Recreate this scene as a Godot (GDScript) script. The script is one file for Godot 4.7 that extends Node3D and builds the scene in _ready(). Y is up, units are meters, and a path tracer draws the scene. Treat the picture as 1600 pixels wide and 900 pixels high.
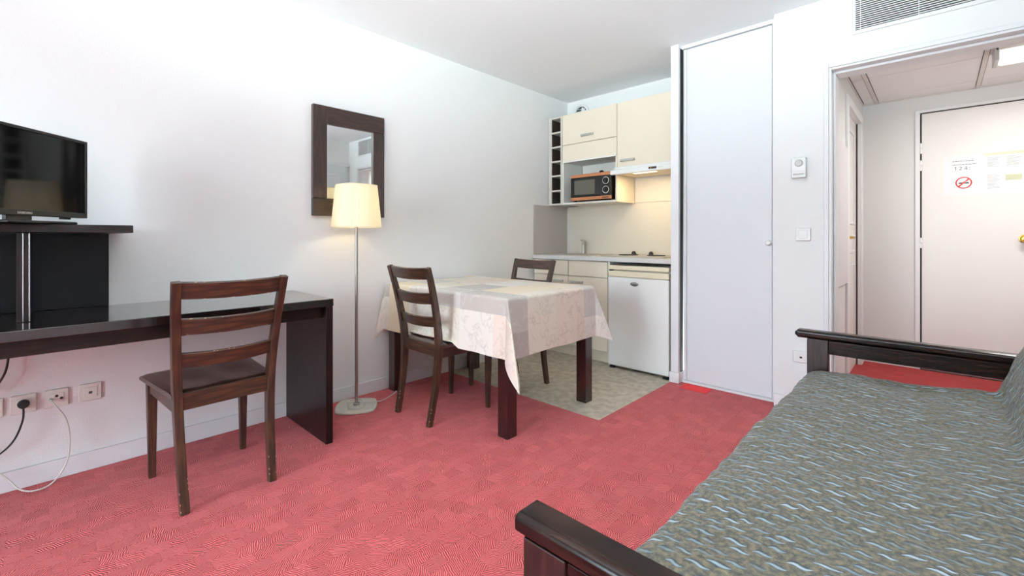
extends Node3D
# A small holiday-flat living room: desk and television on the left wall, dining table, kitchenette niche, closet, entrance hall, sofa bed.

const UP_HEAD := Vector3(3.03, 1.41, 0.95)   # head of the added fill lamp and the way it is tilted
const UP_AIM := Vector3(-0.289, 0.792, -0.537)
var M := {}
var taken := {}

# ------------------------------------------------------------------ helpers
func numbered(called: String) -> String:
	if not taken.has(called):
		taken[called] = 0
		return called
	taken[called] += 1
	return "%s_%03d" % [called, taken[called]]

func tag(o: Node, label: String, category: String, group := "", kind := "") -> void:
	o.set_meta("label", label)
	if category != "":
		o.set_meta("category", category)
	if group != "":
		o.set_meta("group", group)
	if kind != "":
		o.set_meta("kind", kind)

func thing(called: String, label: String, category: String, at := Vector3.ZERO, turn := 0.0, group := "") -> Node3D:
	var o := Node3D.new()
	o.name = numbered(called)
	add_child(o)
	o.position = at
	o.rotation.y = turn
	tag(o, label, category, group)
	return o

func S() -> SurfaceTool:
	var s := SurfaceTool.new()
	s.begin(Mesh.PRIMITIVE_TRIANGLES)
	return s

func put(called: String, s: SurfaceTool, m: Material, parent: Node = self) -> MeshInstance3D:
	return put_mesh(called, s.commit(), m, parent)

func put_mesh(called: String, mesh: Mesh, m: Material, parent: Node = self) -> MeshInstance3D:
	var o := MeshInstance3D.new()
	o.mesh = mesh
	o.material_override = m
	o.name = numbered(called) if parent == self else called
	parent.add_child(o, true)
	return o

func struct(called: String, s: SurfaceTool, m: Material, label: String, parent: Node = self, category := "") -> MeshInstance3D:
	var o := put(called, s, m, parent)
	o.set_meta("kind", "structure")
	if parent == self:
		tag(o, label, category)
	return o

func tri(s: SurfaceTool, a: Vector3, b: Vector3, c: Vector3, na: Vector3, nb: Vector3, nc: Vector3, ua := Vector2.ZERO, ub := Vector2.ZERO, uc := Vector2.ZERO) -> void:
	var g := (b - a).cross(c - a)
	if g.dot(na + nb + nc) > 0.0:
		s.set_normal(na); s.set_uv(ua); s.add_vertex(a)
		s.set_normal(nc); s.set_uv(uc); s.add_vertex(c)
		s.set_normal(nb); s.set_uv(ub); s.add_vertex(b)
	else:
		s.set_normal(na); s.set_uv(ua); s.add_vertex(a)
		s.set_normal(nb); s.set_uv(ub); s.add_vertex(b)
		s.set_normal(nc); s.set_uv(uc); s.add_vertex(c)

func quad(s: SurfaceTool, a: Vector3, b: Vector3, c: Vector3, d: Vector3, n: Vector3) -> void:
	tri(s, a, b, c, n, n, n, Vector2(0, 1), Vector2(1, 1), Vector2(1, 0))
	tri(s, a, c, d, n, n, n, Vector2(0, 1), Vector2(1, 0), Vector2(0, 0))

# a box from corner lo to corner hi with rounded edges
func box(s: SurfaceTool, lo: Vector3, hi: Vector3, bev := 0.0, xf := Transform3D.IDENTITY) -> void:
	var c := (lo + hi) / 2.0
	var h := (hi - lo) / 2.0
	var b := minf(bev, minf(h.x, minf(h.y, h.z)) * 0.95)
	var ax := [Vector3.RIGHT, Vector3.UP, Vector3.BACK]
	var pt := func(i: int, si: float, sj: float, sk: float) -> Vector3:
		var j := (i + 1) % 3
		var k := (i + 2) % 3
		return xf * (c + ax[i] * (si * h[i]) + ax[j] * (sj * (h[j] - b)) + ax[k] * (sk * (h[k] - b)))
	for i in 3:
		for si in [-1.0, 1.0]:
			var n: Vector3 = xf.basis * (ax[i] * si)
			quad(s, pt.call(i, si, -1.0, -1.0), pt.call(i, si, 1.0, -1.0), pt.call(i, si, 1.0, 1.0), pt.call(i, si, -1.0, 1.0), n)
	if b <= 0.0:
		return
	for i in 3:
		var j := (i + 1) % 3
		for si in [-1.0, 1.0]:
			for sj in [-1.0, 1.0]:
				var ni: Vector3 = xf.basis * (ax[i] * si)
				var nj: Vector3 = xf.basis * (ax[j] * sj)
				# face i: (j=sj, k); face j: its own j+1 = k, j+2 = i
				var a: Vector3 = pt.call(i, si, sj, -1.0)
				var d: Vector3 = pt.call(i, si, sj, 1.0)
				var bb: Vector3 = pt.call(j, sj, -1.0, si)
				var cc: Vector3 = pt.call(j, sj, 1.0, si)
				tri(s, a, bb, cc, ni, nj, nj)
				tri(s, a, cc, d, ni, nj, ni)
	for sx in [-1.0, 1.0]:
		for sy in [-1.0, 1.0]:
			for sz in [-1.0, 1.0]:
				tri(s, pt.call(0, sx, sy, sz), pt.call(1, sy, sz, sx), pt.call(2, sz, sx, sy), xf.basis * Vector3(sx, 0, 0), xf.basis * Vector3(0, sy, 0), xf.basis * Vector3(0, 0, sz))

func B(lo: Vector3, hi: Vector3, bev := 0.0, xf := Transform3D.IDENTITY) -> SurfaceTool:
	var s := S()
	box(s, lo, hi, bev, xf)
	return s

# a bar of rectangular section through points; half sizes along "side" and across it
func sweep(s: SurfaceTool, pts: Array, half: Array, side: Vector3, ch := 0.003) -> void:
	var rings := []
	var n := pts.size()
	for i in n:
		var t: Vector3 = (pts[mini(i + 1, n - 1)] - pts[maxi(i - 1, 0)]).normalized()
		var x := (side - t * side.dot(t)).normalized()
		var y := t.cross(x)
		var h: Vector2 = half[mini(i, half.size() - 1)]
		var c := minf(ch, minf(h.x, h.y) * 0.8)
		var p: Vector3 = pts[i]
		var ring := []
		for q in [[h.x, -h.y + c, x], [h.x, h.y - c, x], [h.x - c, h.y, y], [-h.x + c, h.y, y], [-h.x, h.y - c, -x], [-h.x, -h.y + c, -x], [-h.x + c, -h.y, -y], [h.x - c, -h.y, -y]]:
			ring.append([p + x * q[0] + y * q[1], q[2]])
		rings.append([ring, t])
	for i in n - 1:
		for k in 8:
			var a = rings[i][0][k]
			var b = rings[i][0][(k + 1) % 8]
			var c = rings[i + 1][0][(k + 1) % 8]
			var d = rings[i + 1][0][k]
			tri(s, a[0], b[0], c[0], a[1], b[1], c[1])
			tri(s, a[0], c[0], d[0], a[1], c[1], d[1])
	for e in [0, n - 1]:
		var nn: Vector3 = rings[e][1] * (-1.0 if e == 0 else 1.0)
		for k in range(1, 7):
			tri(s, rings[e][0][0][0], rings[e][0][k][0], rings[e][0][k + 1][0], nn, nn, nn)

func smooth_path(pts: Array, steps := 8) -> Array:
	var out := []
	var n := pts.size()
	for i in n - 1:
		for k in steps:
			var p0: Vector3 = pts[maxi(i - 1, 0)]
			out.append(pts[i].cubic_interpolate(pts[i + 1], p0, pts[mini(i + 2, n - 1)], float(k) / steps))
	out.append(pts[n - 1])
	return out

func tube(s: SurfaceTool, pts: Array, r: float, seg := 10) -> void:
	var n := pts.size()
	var x := Vector3.ZERO
	var prev := []
	for i in n:
		var t: Vector3 = (pts[mini(i + 1, n - 1)] - pts[maxi(i - 1, 0)]).normalized()
		if x == Vector3.ZERO:
			x = t.cross(Vector3.UP if absf(t.y) < 0.9 else Vector3.RIGHT).normalized()
		x = (x - t * x.dot(t)).normalized()
		var y := t.cross(x)
		var ring := []
		for k in seg:
			var a := TAU * k / seg
			var nn := x * cos(a) + y * sin(a)
			ring.append([pts[i] + nn * r, nn])
		if i > 0:
			for k in seg:
				var a = prev[k]
				var b = prev[(k + 1) % seg]
				var c = ring[(k + 1) % seg]
				var d = ring[k]
				tri(s, a[0], b[0], c[0], a[1], b[1], c[1])
				tri(s, a[0], c[0], d[0], a[1], c[1], d[1])
		if i == 0 or i == n - 1:
			var en := t * (-1.0 if i == 0 else 1.0)
			for k in seg:
				tri(s, pts[i], ring[k][0], ring[(k + 1) % seg][0], en, en, en)
		prev = ring

# turns a profile of (radius, height) round the local y axis
func lathe(s: SurfaceTool, prof: Array, seg := 32, xf := Transform3D.IDENTITY, power := 0.0) -> void:
	for i in prof.size() - 1:
		var p: Vector2 = prof[i]
		var q: Vector2 = prof[i + 1]
		var d := (q - p).normalized()
		for k in seg:
			var v := []
			for e in [[p, k], [p, k + 1], [q, k + 1], [q, k]]:
				var a: float = TAU * e[1] / seg
				var f := 1.0
				if power > 0.0:
					f = 1.0 / pow(pow(absf(cos(a)), power) + pow(absf(sin(a)), power), 1.0 / power)
				var dir := Vector3(cos(a), 0, sin(a))
				var nn := (dir * d.y - Vector3.UP * d.x)
				v.append([xf * (dir * (e[0].x * f) + Vector3.UP * e[0].y), (xf.basis * nn).normalized()])
			if p.x > 1e-6:
				tri(s, v[0][0], v[1][0], v[2][0], v[0][1], v[1][1], v[2][1])
			if q.x > 1e-6:
				tri(s, v[0][0], v[2][0], v[3][0], v[0][1], v[2][1], v[3][1])

func axis_to(dir: Vector3, at: Vector3) -> Transform3D:
	var y := dir.normalized()
	var x := y.cross(Vector3.UP if absf(y.y) < 0.9 else Vector3.RIGHT).normalized()
	return Transform3D(Basis(x, y, x.cross(y)), at)

func cyl(s: SurfaceTool, a: Vector3, b: Vector3, r: float, seg := 20, r2 := -1.0) -> void:
	var l := (b - a).length()
	var rr := r if r2 < 0.0 else r2
	var c := minf(0.0015, minf(r, l) * 0.2)
	lathe(s, [Vector2(0, 0), Vector2(r - c, 0), Vector2(r, c), Vector2(rr, l - c), Vector2(rr - c, l), Vector2(0, l)], seg, axis_to(b - a, a))

func text_mesh(words: String, size: float, depth := 0.0008, bold := false) -> TextMesh:
	var t := TextMesh.new()
	t.text = words
	var f := SystemFont.new()
	f.font_names = PackedStringArray(["Droid Sans"])
	if bold:
		f.font_weight = 700
	t.font = f
	t.font_size = 32
	t.pixel_size = size / 32.0
	t.depth = depth
	t.curve_step = 2.0
	return t

# ------------------------------------------------------------------ materials
func mat(color: Color, rough := 0.6, metal := 0.0) -> StandardMaterial3D:
	var m := StandardMaterial3D.new()
	m.albedo_color = color
	m.roughness = rough
	m.metallic = metal
	return m

func rgb(r: float, g: float, b: float) -> Color:
	return Color(r / 255.0, g / 255.0, b / 255.0)

func noise_tex(freq: float, cols: Array, seed_ := 1, size := 256, octaves := 4) -> NoiseTexture2D:
	var n := FastNoiseLite.new()
	n.noise_type = FastNoiseLite.TYPE_SIMPLEX_SMOOTH
	n.seed = seed_
	n.frequency = freq
	n.fractal_octaves = octaves
	var t := NoiseTexture2D.new()
	t.width = size
	t.height = size
	t.seamless = true
	t.noise = n
	if cols.size():
		var g := Gradient.new()
		var offs := PackedFloat32Array()
		var cc := PackedColorArray()
		for c in cols:
			offs.append(c[0])
			cc.append(c[1])
		g.offsets = offs
		g.colors = cc
		t.color_ramp = g
	return t

func triplanar(m: StandardMaterial3D, scale: Vector3, world := false) -> StandardMaterial3D:
	m.uv1_triplanar = true
	m.uv1_world_triplanar = world
	m.uv1_scale = scale
	m.uv1_triplanar_sharpness = 8.0
	return m

func wood(dark: Color, light: Color, rough: float, axis: int, seed_: int, coat := 0.0) -> StandardMaterial3D:
	var m := mat(Color.WHITE, rough)
	m.albedo_texture = noise_tex(0.03, [[0.25, dark], [0.5, dark.lerp(light, 0.45)], [0.75, light]], seed_, 256, 5)
	var sc := Vector3(7, 7, 7)
	sc[axis] = 0.7
	if coat > 0.0:
		m.clearcoat_enabled = true
		m.clearcoat = coat
		m.clearcoat_roughness = 0.25
	return triplanar(m, sc)

func tex_from(w: int, h: int, bytes: PackedByteArray, fmt := Image.FORMAT_RGB8) -> ImageTexture:
	return ImageTexture.create_from_image(Image.create_from_data(w, h, false, fmt, bytes))

# woven carpet: blocks of wavy ribs that run different ways
func carpet_textures() -> Array:
	var n := 1280
	var col := PackedByteArray()
	col.resize(n * n * 3)
	var hgt := PackedByteArray()
	hgt.resize(n * n)
	var rng := RandomNumberGenerator.new()
	rng.seed = 11
	var bw := 64
	var bh := 80
	var nx := n / bw
	var ny := n / bh
	var ang := []
	var tone := []
	var amp := []
	for i in nx * ny:
		ang.append([0.3, 1.1, 1.9, 2.7, 0.75, 2.3][rng.randi() % 6])
		tone.append(rng.randf_range(-1.0, 1.0))
		amp.append(rng.randf_range(0.8, 1.0))
	var nz := FastNoiseLite.new()
	nz.seed = 4
	nz.frequency = 0.02
	nz.fractal_octaves = 2
	for y in n:
		for x in n:
			var shift := ((x / bw) % 2) * 40
			var by := ((y + shift) % n) / bh
			var k: int = (x / bw) * ny + by
			var a: float = ang[k]
			var w := nz.get_noise_2d(x, y)
			var ph := (x * cos(a) + y * sin(a)) * 0.86 + w * 3.2 + float(k)
			var r := 0.5 + 0.5 * sin(ph)
			r = smoothstep(0.25, 0.75, r)
			var grain := float((x * 7919 + y * 104729 + (x * y) % 811) % 97) / 97.0
			var e := 0.0
			if (x % bw) < 2 or ((y + shift) % bh) < 2:
				e = 0.25
			var d: float = (1.0 - r) * 0.86 * amp[k] + e * 0.6 + grain * 0.18 - tone[k] * 0.05
			var i3 := (y * n + x) * 3
			col[i3] = int(clampf(252.0 - 122.0 * d, 0, 255))
			col[i3 + 1] = int(clampf(128.0 - 112.0 * d, 0, 255))
			col[i3 + 2] = int(clampf(130.0 - 112.0 * d, 0, 255))
			hgt[y * n + x] = int(clampf(255.0 * (r * 0.7 + grain * 0.3), 0, 255))
	return [tex_from(n, n, col), tex_from(n, n, hgt, Image.FORMAT_L8)]

# bedspread: grey-brown quilted ground with short wavy blue and white brush strokes
func bedspread_textures() -> Array:
	var n := 1400   # 0.7 m
	var ground := PackedFloat32Array()
	ground.resize(n * n)
	var hgt := PackedFloat32Array()
	hgt.resize(n * n)
	var ink := PackedFloat32Array()   # 0 none, >0 light stroke, <0 dark stroke
	ink.resize(n * n)
	var nz := FastNoiseLite.new()
	nz.seed = 8
	nz.frequency = 0.03
	nz.fractal_octaves = 3
	var cr := FastNoiseLite.new()
	cr.seed = 3
	cr.noise_type = FastNoiseLite.TYPE_CELLULAR
	cr.cellular_return_type = FastNoiseLite.RETURN_DISTANCE2_SUB
	cr.frequency = 0.026
	for y in n:
		for x in n:
			var g := nz.get_noise_2d(x, y)
			var c := cr.get_noise_2d(x, y * 1.5)
			ground[y * n + x] = g
			hgt[y * n + x] = 0.36 + 0.26 * clampf(c + 1.0, 0, 1) + g * 0.12
	var rng := RandomNumberGenerator.new()
	rng.seed = 21
	var rows := 28
	var cols := 11
	for r in rows:
		for c in cols:
			var x0 := (c + 0.5 * (r % 2) + rng.randf_range(-0.16, 0.16)) * n / cols
			var y0 := (r + rng.randf_range(-0.2, 0.2)) * n / rows
			var len_ := rng.randf_range(62, 100)
			var bow := rng.randf_range(3, 7)
			var slope := rng.randf_range(0.02, 0.16)
			var strength := rng.randf_range(0.3, 1.0)
			for q in int(len_ * 1.4):
				var f := q / (len_ * 1.4)
				var px := x0 + f * len_
				var py := y0 + f * len_ * slope + sin(f * TAU) * bow
				var wd := 11.0 * pow(sin(PI * clampf(f, 0.02, 0.98)), 0.6)
				for dy in range(-14, 24):
					var yy := posmod(int(py) + dy, n)
					var xx := posmod(int(px), n)
					var k := yy * n + xx
					var u := float(dy) / wd
					if absf(u) < 1.0:
						ink[k] = maxf(ink[k], strength * (1.0 - u * u * 0.7))
						hgt[k] = maxf(hgt[k], 0.62 + 0.36 * sqrt(1.0 - u * u) * strength)
					elif u >= 1.0 and u < 2.0:
						if ink[k] <= 0.0:
							ink[k] = minf(ink[k], -(2.0 - u))
						hgt[k] = minf(hgt[k], 0.34)
	var col := PackedByteArray()
	col.resize(n * n * 3)
	var hb := PackedByteArray()
	hb.resize(n * n)
	var c0 := Vector3(128, 116, 92)
	var c1 := Vector3(66, 67, 61)
	var lt := Vector3(140, 172, 196)
	var wt := Vector3(196, 206, 210)
	var dk := Vector3(30, 42, 58)
	for k in n * n:
		var base := c0.lerp(c1, clampf(0.5 + ground[k] * 1.1, 0, 1))
		var grain := float((k * 7919 + (k / n) * 104729) % 101) / 101.0
		base *= 0.74 + 0.42 * grain
		var i := ink[k]
		if i > 0.0:
			base = base.lerp(lt.lerp(wt, clampf((i - 0.55) * 2.0, 0, 1)), clampf(i * 1.15, 0, 1))
		elif i < 0.0:
			base = base.lerp(dk, -i * 0.85)
		col[k * 3] = int(clampf(base.x, 0, 255))
		col[k * 3 + 1] = int(clampf(base.y, 0, 255))
		col[k * 3 + 2] = int(clampf(base.z, 0, 255))
		hb[k] = int(clampf(hgt[k] * 255.0, 0, 255))
	return [tex_from(n, n, col), tex_from(n, n, hb, Image.FORMAT_L8)]

# patchwork print of the tablecloth with sketched flowers; 800 pixels a metre, u along the room's x, v along its z
func cloth_texture(w: int, h: int, xs: Array, zs: Array) -> ImageTexture:
	var im := Image.create(w, h, false, Image.FORMAT_RGB8)
	var pal := [rgb(196, 188, 180), rgb(234, 225, 209), rgb(238, 231, 221), rgb(235, 219, 204), rgb(234, 218, 192), rgb(214, 207, 200), rgb(180, 169, 163)]
	var rng := RandomNumberGenerator.new()
	rng.seed = 5
	var plan := ["21043112", "04241352", "40132433", "24510411", "00425006", "22421233"]
	for j in zs.size() - 1:
		for i in xs.size() - 1:
			var k := int(plan[j][i])
			im.fill_rect(Rect2i(xs[i], zs[j], xs[i + 1] - xs[i], zs[j + 1] - zs[j]), pal[k])
	for j in zs.size() - 1:
		for i in xs.size() - 1:
			var k := int(plan[j][i])
			if k == 4:
				continue
			var r := Rect2i(xs[i], zs[j], xs[i + 1] - xs[i], zs[j + 1] - zs[j])
			var pen: Color = pal[k].darkened(0.16) if k in [1, 2, 3] else pal[k].lightened(0.4)
			for f in int(r.get_area() / 1500.0):
				# a curling stem with small petals
				var p := Vector2(rng.randf_range(r.position.x, r.end.x), rng.randf_range(r.position.y, r.end.y))
				var a := rng.randf() * TAU
				var curl := rng.randf_range(-0.12, 0.12)
				for q in 46:
					p += Vector2(cos(a), sin(a)) * 1.4
					a += curl + rng.randf_range(-0.1, 0.1)
					if q % 12 == 0:
						for e in 22:
							var b := e / 22.0 * TAU
							var pp := p + Vector2(cos(b), sin(b)) * (2.5 + 3.5 * absf(sin(b * 1.5)))
							if r.has_point(Vector2i(pp)):
								im.set_pixelv(Vector2i(pp), pen)
					if r.has_point(Vector2i(p)):
						im.set_pixelv(Vector2i(p), pen)
						if r.has_point(Vector2i(p) + Vector2i(1, 0)):
							im.set_pixelv(Vector2i(p) + Vector2i(1, 0), pen.lerp(pal[k], 0.4))
	return ImageTexture.create_from_image(im)

func make_materials() -> void:
	var wallbump := noise_tex(0.09, [], 3, 256, 3)
	M.wall = mat(rgb(243, 243, 242), 0.85)
	M.wall.heightmap_enabled = true
	M.wall.heightmap_scale = 0.05
	M.wall.heightmap_texture = wallbump
	triplanar(M.wall, Vector3(5, 5, 5), true)
	M.ceiling = mat(rgb(248, 249, 250), 0.9)
	M.hallwall = mat(rgb(230, 229, 228), 0.85)
	M.trim = mat(rgb(240, 240, 241), 0.45)
	M.door = mat(rgb(229, 231, 234), 0.45)
	M.halldoor = mat(rgb(238, 234, 230), 0.4)
	var ct := carpet_textures()
	M.carpet = mat(Color.WHITE, 0.95)
	M.carpet.albedo_texture = ct[0]
	M.carpet.heightmap_enabled = true
	M.carpet.heightmap_scale = 0.4
	M.carpet.heightmap_texture = ct[1]
	M.carpet.rim_enabled = true
	M.carpet.rim = 0.2
	M.carpet.rim_tint = 0.6
	triplanar(M.carpet, Vector3(1, 1, 1) / 1.16, true)
	M.hallcarpet = M.carpet.duplicate()
	M.hallcarpet.albedo_color = rgb(232, 150, 150)
	M.patch = mat(rgb(250, 66, 70), 0.95)
	M.patch.albedo_texture = noise_tex(0.2, [[0.2, Color(0.85, 0.85, 0.85)], [0.8, Color(1, 1, 1)]], 6, 128)
	triplanar(M.patch, Vector3(8, 8, 8), true)
	M.lino = mat(Color.WHITE, 0.5)
	M.lino.albedo_texture = noise_tex(0.02, [[0.2, rgb(176, 164, 146)], [0.5, rgb(192, 180, 162)], [0.8, rgb(206, 196, 178)]], 9, 512, 6)
	triplanar(M.lino, Vector3(1.3, 1.3, 1.3), true)
	var d := rgb(36, 21, 12)
	var l := rgb(74, 44, 26)
	M.chair_x = wood(d, l, 0.4, 0, 31, 0.3)
	M.chair_y = wood(d, l, 0.4, 1, 32, 0.3)
	M.chair_z = wood(d, l, 0.4, 2, 33, 0.3)
	M.seat = wood(rgb(30, 16, 10), rgb(56, 32, 20), 0.22, 2, 41, 0.6)
	M.chip = mat(rgb(196, 168, 138), 0.7)
	M.table = wood(rgb(24, 9, 7), rgb(54, 22, 15), 0.3, 1, 34, 0.4)
	M.desk = wood(rgb(17, 9, 9), rgb(32, 18, 17), 0.13, 2, 35, 1.0)
	M.desk.clearcoat_roughness = 0.06
	M.desk.clearcoat = 0.7
	M.desk_y = wood(rgb(19, 11, 11), rgb(36, 23, 22), 0.3, 1, 36)
	M.desk_y.metallic_specular = 0.35
	M.desk_z = wood(rgb(19, 11, 10), rgb(36, 21, 19), 0.35, 2, 42)
	M.desk_z.metallic_specular = 0.35
	M.deskpanel = mat(rgb(12, 13, 18), 0.35)
	M.deskpanel.metallic_specular = 0.3
	M.frame_y = wood(rgb(32, 17, 12), rgb(62, 36, 26), 0.3, 1, 37, 0.3)
	M.frame_z = wood(rgb(32, 17, 12), rgb(62, 36, 26), 0.3, 2, 37, 0.3)
	M.sofa_x = wood(rgb(15, 6, 5), rgb(40, 21, 15), 0.2, 0, 38)
	M.sofa_x.metallic_specular = 0.4
	M.sofa_y = wood(rgb(20, 9, 8), rgb(50, 29, 23), 0.35, 1, 39)
	M.black = mat(rgb(14, 14, 15), 0.3)
	M.rubber = mat(rgb(18, 18, 18), 0.6)
	M.screen = mat(rgb(8, 8, 9), 0.06)
	M.screen.metallic_specular = 0.4
	M.chrome = mat(rgb(205, 205, 208), 0.16, 1.0)
	M.steel = mat(rgb(196, 193, 187), 0.35, 0.45)
	M.polesteel = mat(rgb(176, 172, 166), 0.35, 0.9)
	M.mirror = mat(rgb(236, 240, 238), 0.02, 1.0)
	M.cream = mat(rgb(240, 228, 208), 0.4)
	M.cream_dark = mat(rgb(228, 216, 196), 0.45)
	M.carcass = mat(rgb(245, 243, 237), 0.5)
	M.rackwood = mat(rgb(214, 208, 198), 0.5)
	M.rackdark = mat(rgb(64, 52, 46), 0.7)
	M.splash = mat(rgb(222, 214, 200), 0.35)
	M.splashgrey = mat(rgb(190, 184, 178), 0.4)
	M.white = mat(rgb(242, 242, 240), 0.35)
	M.plate = mat(rgb(238, 234, 226), 0.4)
	M.fridge = mat(rgb(248, 248, 245), 0.3)
	M.fridgetrim = mat(rgb(238, 226, 198), 0.4)
	M.worktop = mat(Color.WHITE, 0.4)
	M.worktop.albedo_texture = noise_tex(0.25, [[0.25, rgb(176, 174, 172)], [0.45, rgb(218, 217, 215)], [0.7, rgb(232, 231, 229)]], 12, 256, 3)
	triplanar(M.worktop, Vector3(3, 3, 3), true)
	M.copper = mat(rgb(196, 132, 92), 0.35, 0.5)
	M.ovenglass = mat(rgb(96, 92, 82), 0.12)
	M.dark = mat(rgb(30, 28, 27), 0.6)
	M.voiddark = mat(rgb(52, 46, 40), 0.8)
	M.brass = mat(rgb(214, 170, 84), 0.25, 1.0)
	M.cable = mat(rgb(226, 222, 214), 0.5)
	M.lampbase = mat(rgb(206, 198, 184), 0.4)
	M.ceilingtile = mat(rgb(246, 244, 243), 0.9)
	M.tgrid = mat(rgb(222, 216, 210), 0.5)
	M.board = mat(rgb(226, 222, 224), 0.5)
	M.mattress = mat(rgb(200, 196, 186), 0.9)
	M.shade = mat(rgb(250, 246, 236), 0.9)
	M.shade.backlight_enabled = true
	M.shade.backlight = Color(1.0, 0.98, 0.92)
	M.bulb = mat(Color.WHITE, 0.5)
	M.bulb.emission_enabled = true
	M.bulb.emission = Color(1.0, 0.85, 0.6)
	M.bulb.emission_energy_multiplier = 4.0
	M.hoodlamp = M.bulb.duplicate()
	M.hoodlamp.emission = Color(1.0, 0.92, 0.74)
	M.halllamp = mat(Color.WHITE, 0.5)
	M.halllamp.emission_enabled = true
	M.halllamp.emission = Color(1.0, 0.97, 0.92)
	M.halllamp.emission_energy_multiplier = 2.2
	M.pane = mat(Color(1, 1, 1, 0.04), 0.0)
	M.pane.transparency = BaseMaterial3D.TRANSPARENCY_ALPHA
	M.plasticgrey = mat(rgb(206, 206, 204), 0.4)
	M.ink = mat(rgb(40, 40, 42), 0.6)
	M.silver = mat(rgb(190, 190, 192), 0.3, 0.7)
	var bt := bedspread_textures()
	M.bedspread = mat(Color.WHITE, 0.6)
	M.bedspread.albedo_texture = bt[0]
	M.bedspread.heightmap_enabled = true
	M.bedspread.heightmap_scale = 1.3
	M.bedspread.heightmap_texture = bt[1]
	M.bedspread.rim_enabled = true
	M.bedspread.rim = 0.3
	M.bedspread.rim_tint = 0.5

# ------------------------------------------------------------------ scene
func _ready() -> void:
	var cam := Camera3D.new()
	cam.name = "camera"
	add_child(cam)
	cam.position = Vector3(2.86, 1.075, 0)
	cam.rotation.y = deg_to_rad(43.411)
	cam.projection = Camera3D.PROJECTION_FRUSTUM
	cam.near = 0.05
	cam.far = 100.0
	cam.size = 0.05 * 900.0 / 704.0
	cam.frustum_offset = Vector2(0, -0.05 * 79.0 / 704.0)
	cam.current = true

	var env := Environment.new()
	env.background_mode = Environment.BG_SKY
	var sky := Sky.new()
	var sm := ProceduralSkyMaterial.new()
	sm.sky_top_color = Color(0.82, 0.91, 1.0)
	sm.sky_horizon_color = Color(0.93, 0.985, 1.0)
	sm.ground_bottom_color = Color(0.93, 0.985, 1.0)
	sm.ground_horizon_color = Color(0.93, 0.985, 1.0)
	sm.sky_energy_multiplier = 5.7
	sm.ground_energy_multiplier = 4.4
	sky.sky_material = sm
	env.sky = sky
	env.tonemap_mode = Environment.TONE_MAPPER_LINEAR
	env.tonemap_exposure = 0.48
	env.sdfgi_enabled = true
	env.ssao_enabled = true
	env.ssil_enabled = true
	var we := WorldEnvironment.new()
	we.name = "world_environment"
	we.environment = env
	add_child(we)

	# an added lamp, unseen behind the viewer, brightens the ceiling and far end
	var up := SpotLight3D.new()
	up.name = "added_fill_light"
	up.look_at_from_position(UP_HEAD + UP_AIM * 0.075, UP_HEAD + UP_AIM)
	up.spot_angle = 58.0
	up.spot_angle_attenuation = 0.8
	up.spot_range = 12.0
	up.spot_attenuation = 2.0
	up.light_energy = 48.0
	up.light_color = Color(0.90, 0.98, 1.0)
	up.light_size = 0.08
	up.shadow_enabled = true
	add_child(up)

	make_materials()
	shell()
	hall()
	kitchen()
	desk_and_tv()
	wall_things()
	lamp()
	added_fill_lamp()
	dining()
	sofa()

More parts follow.
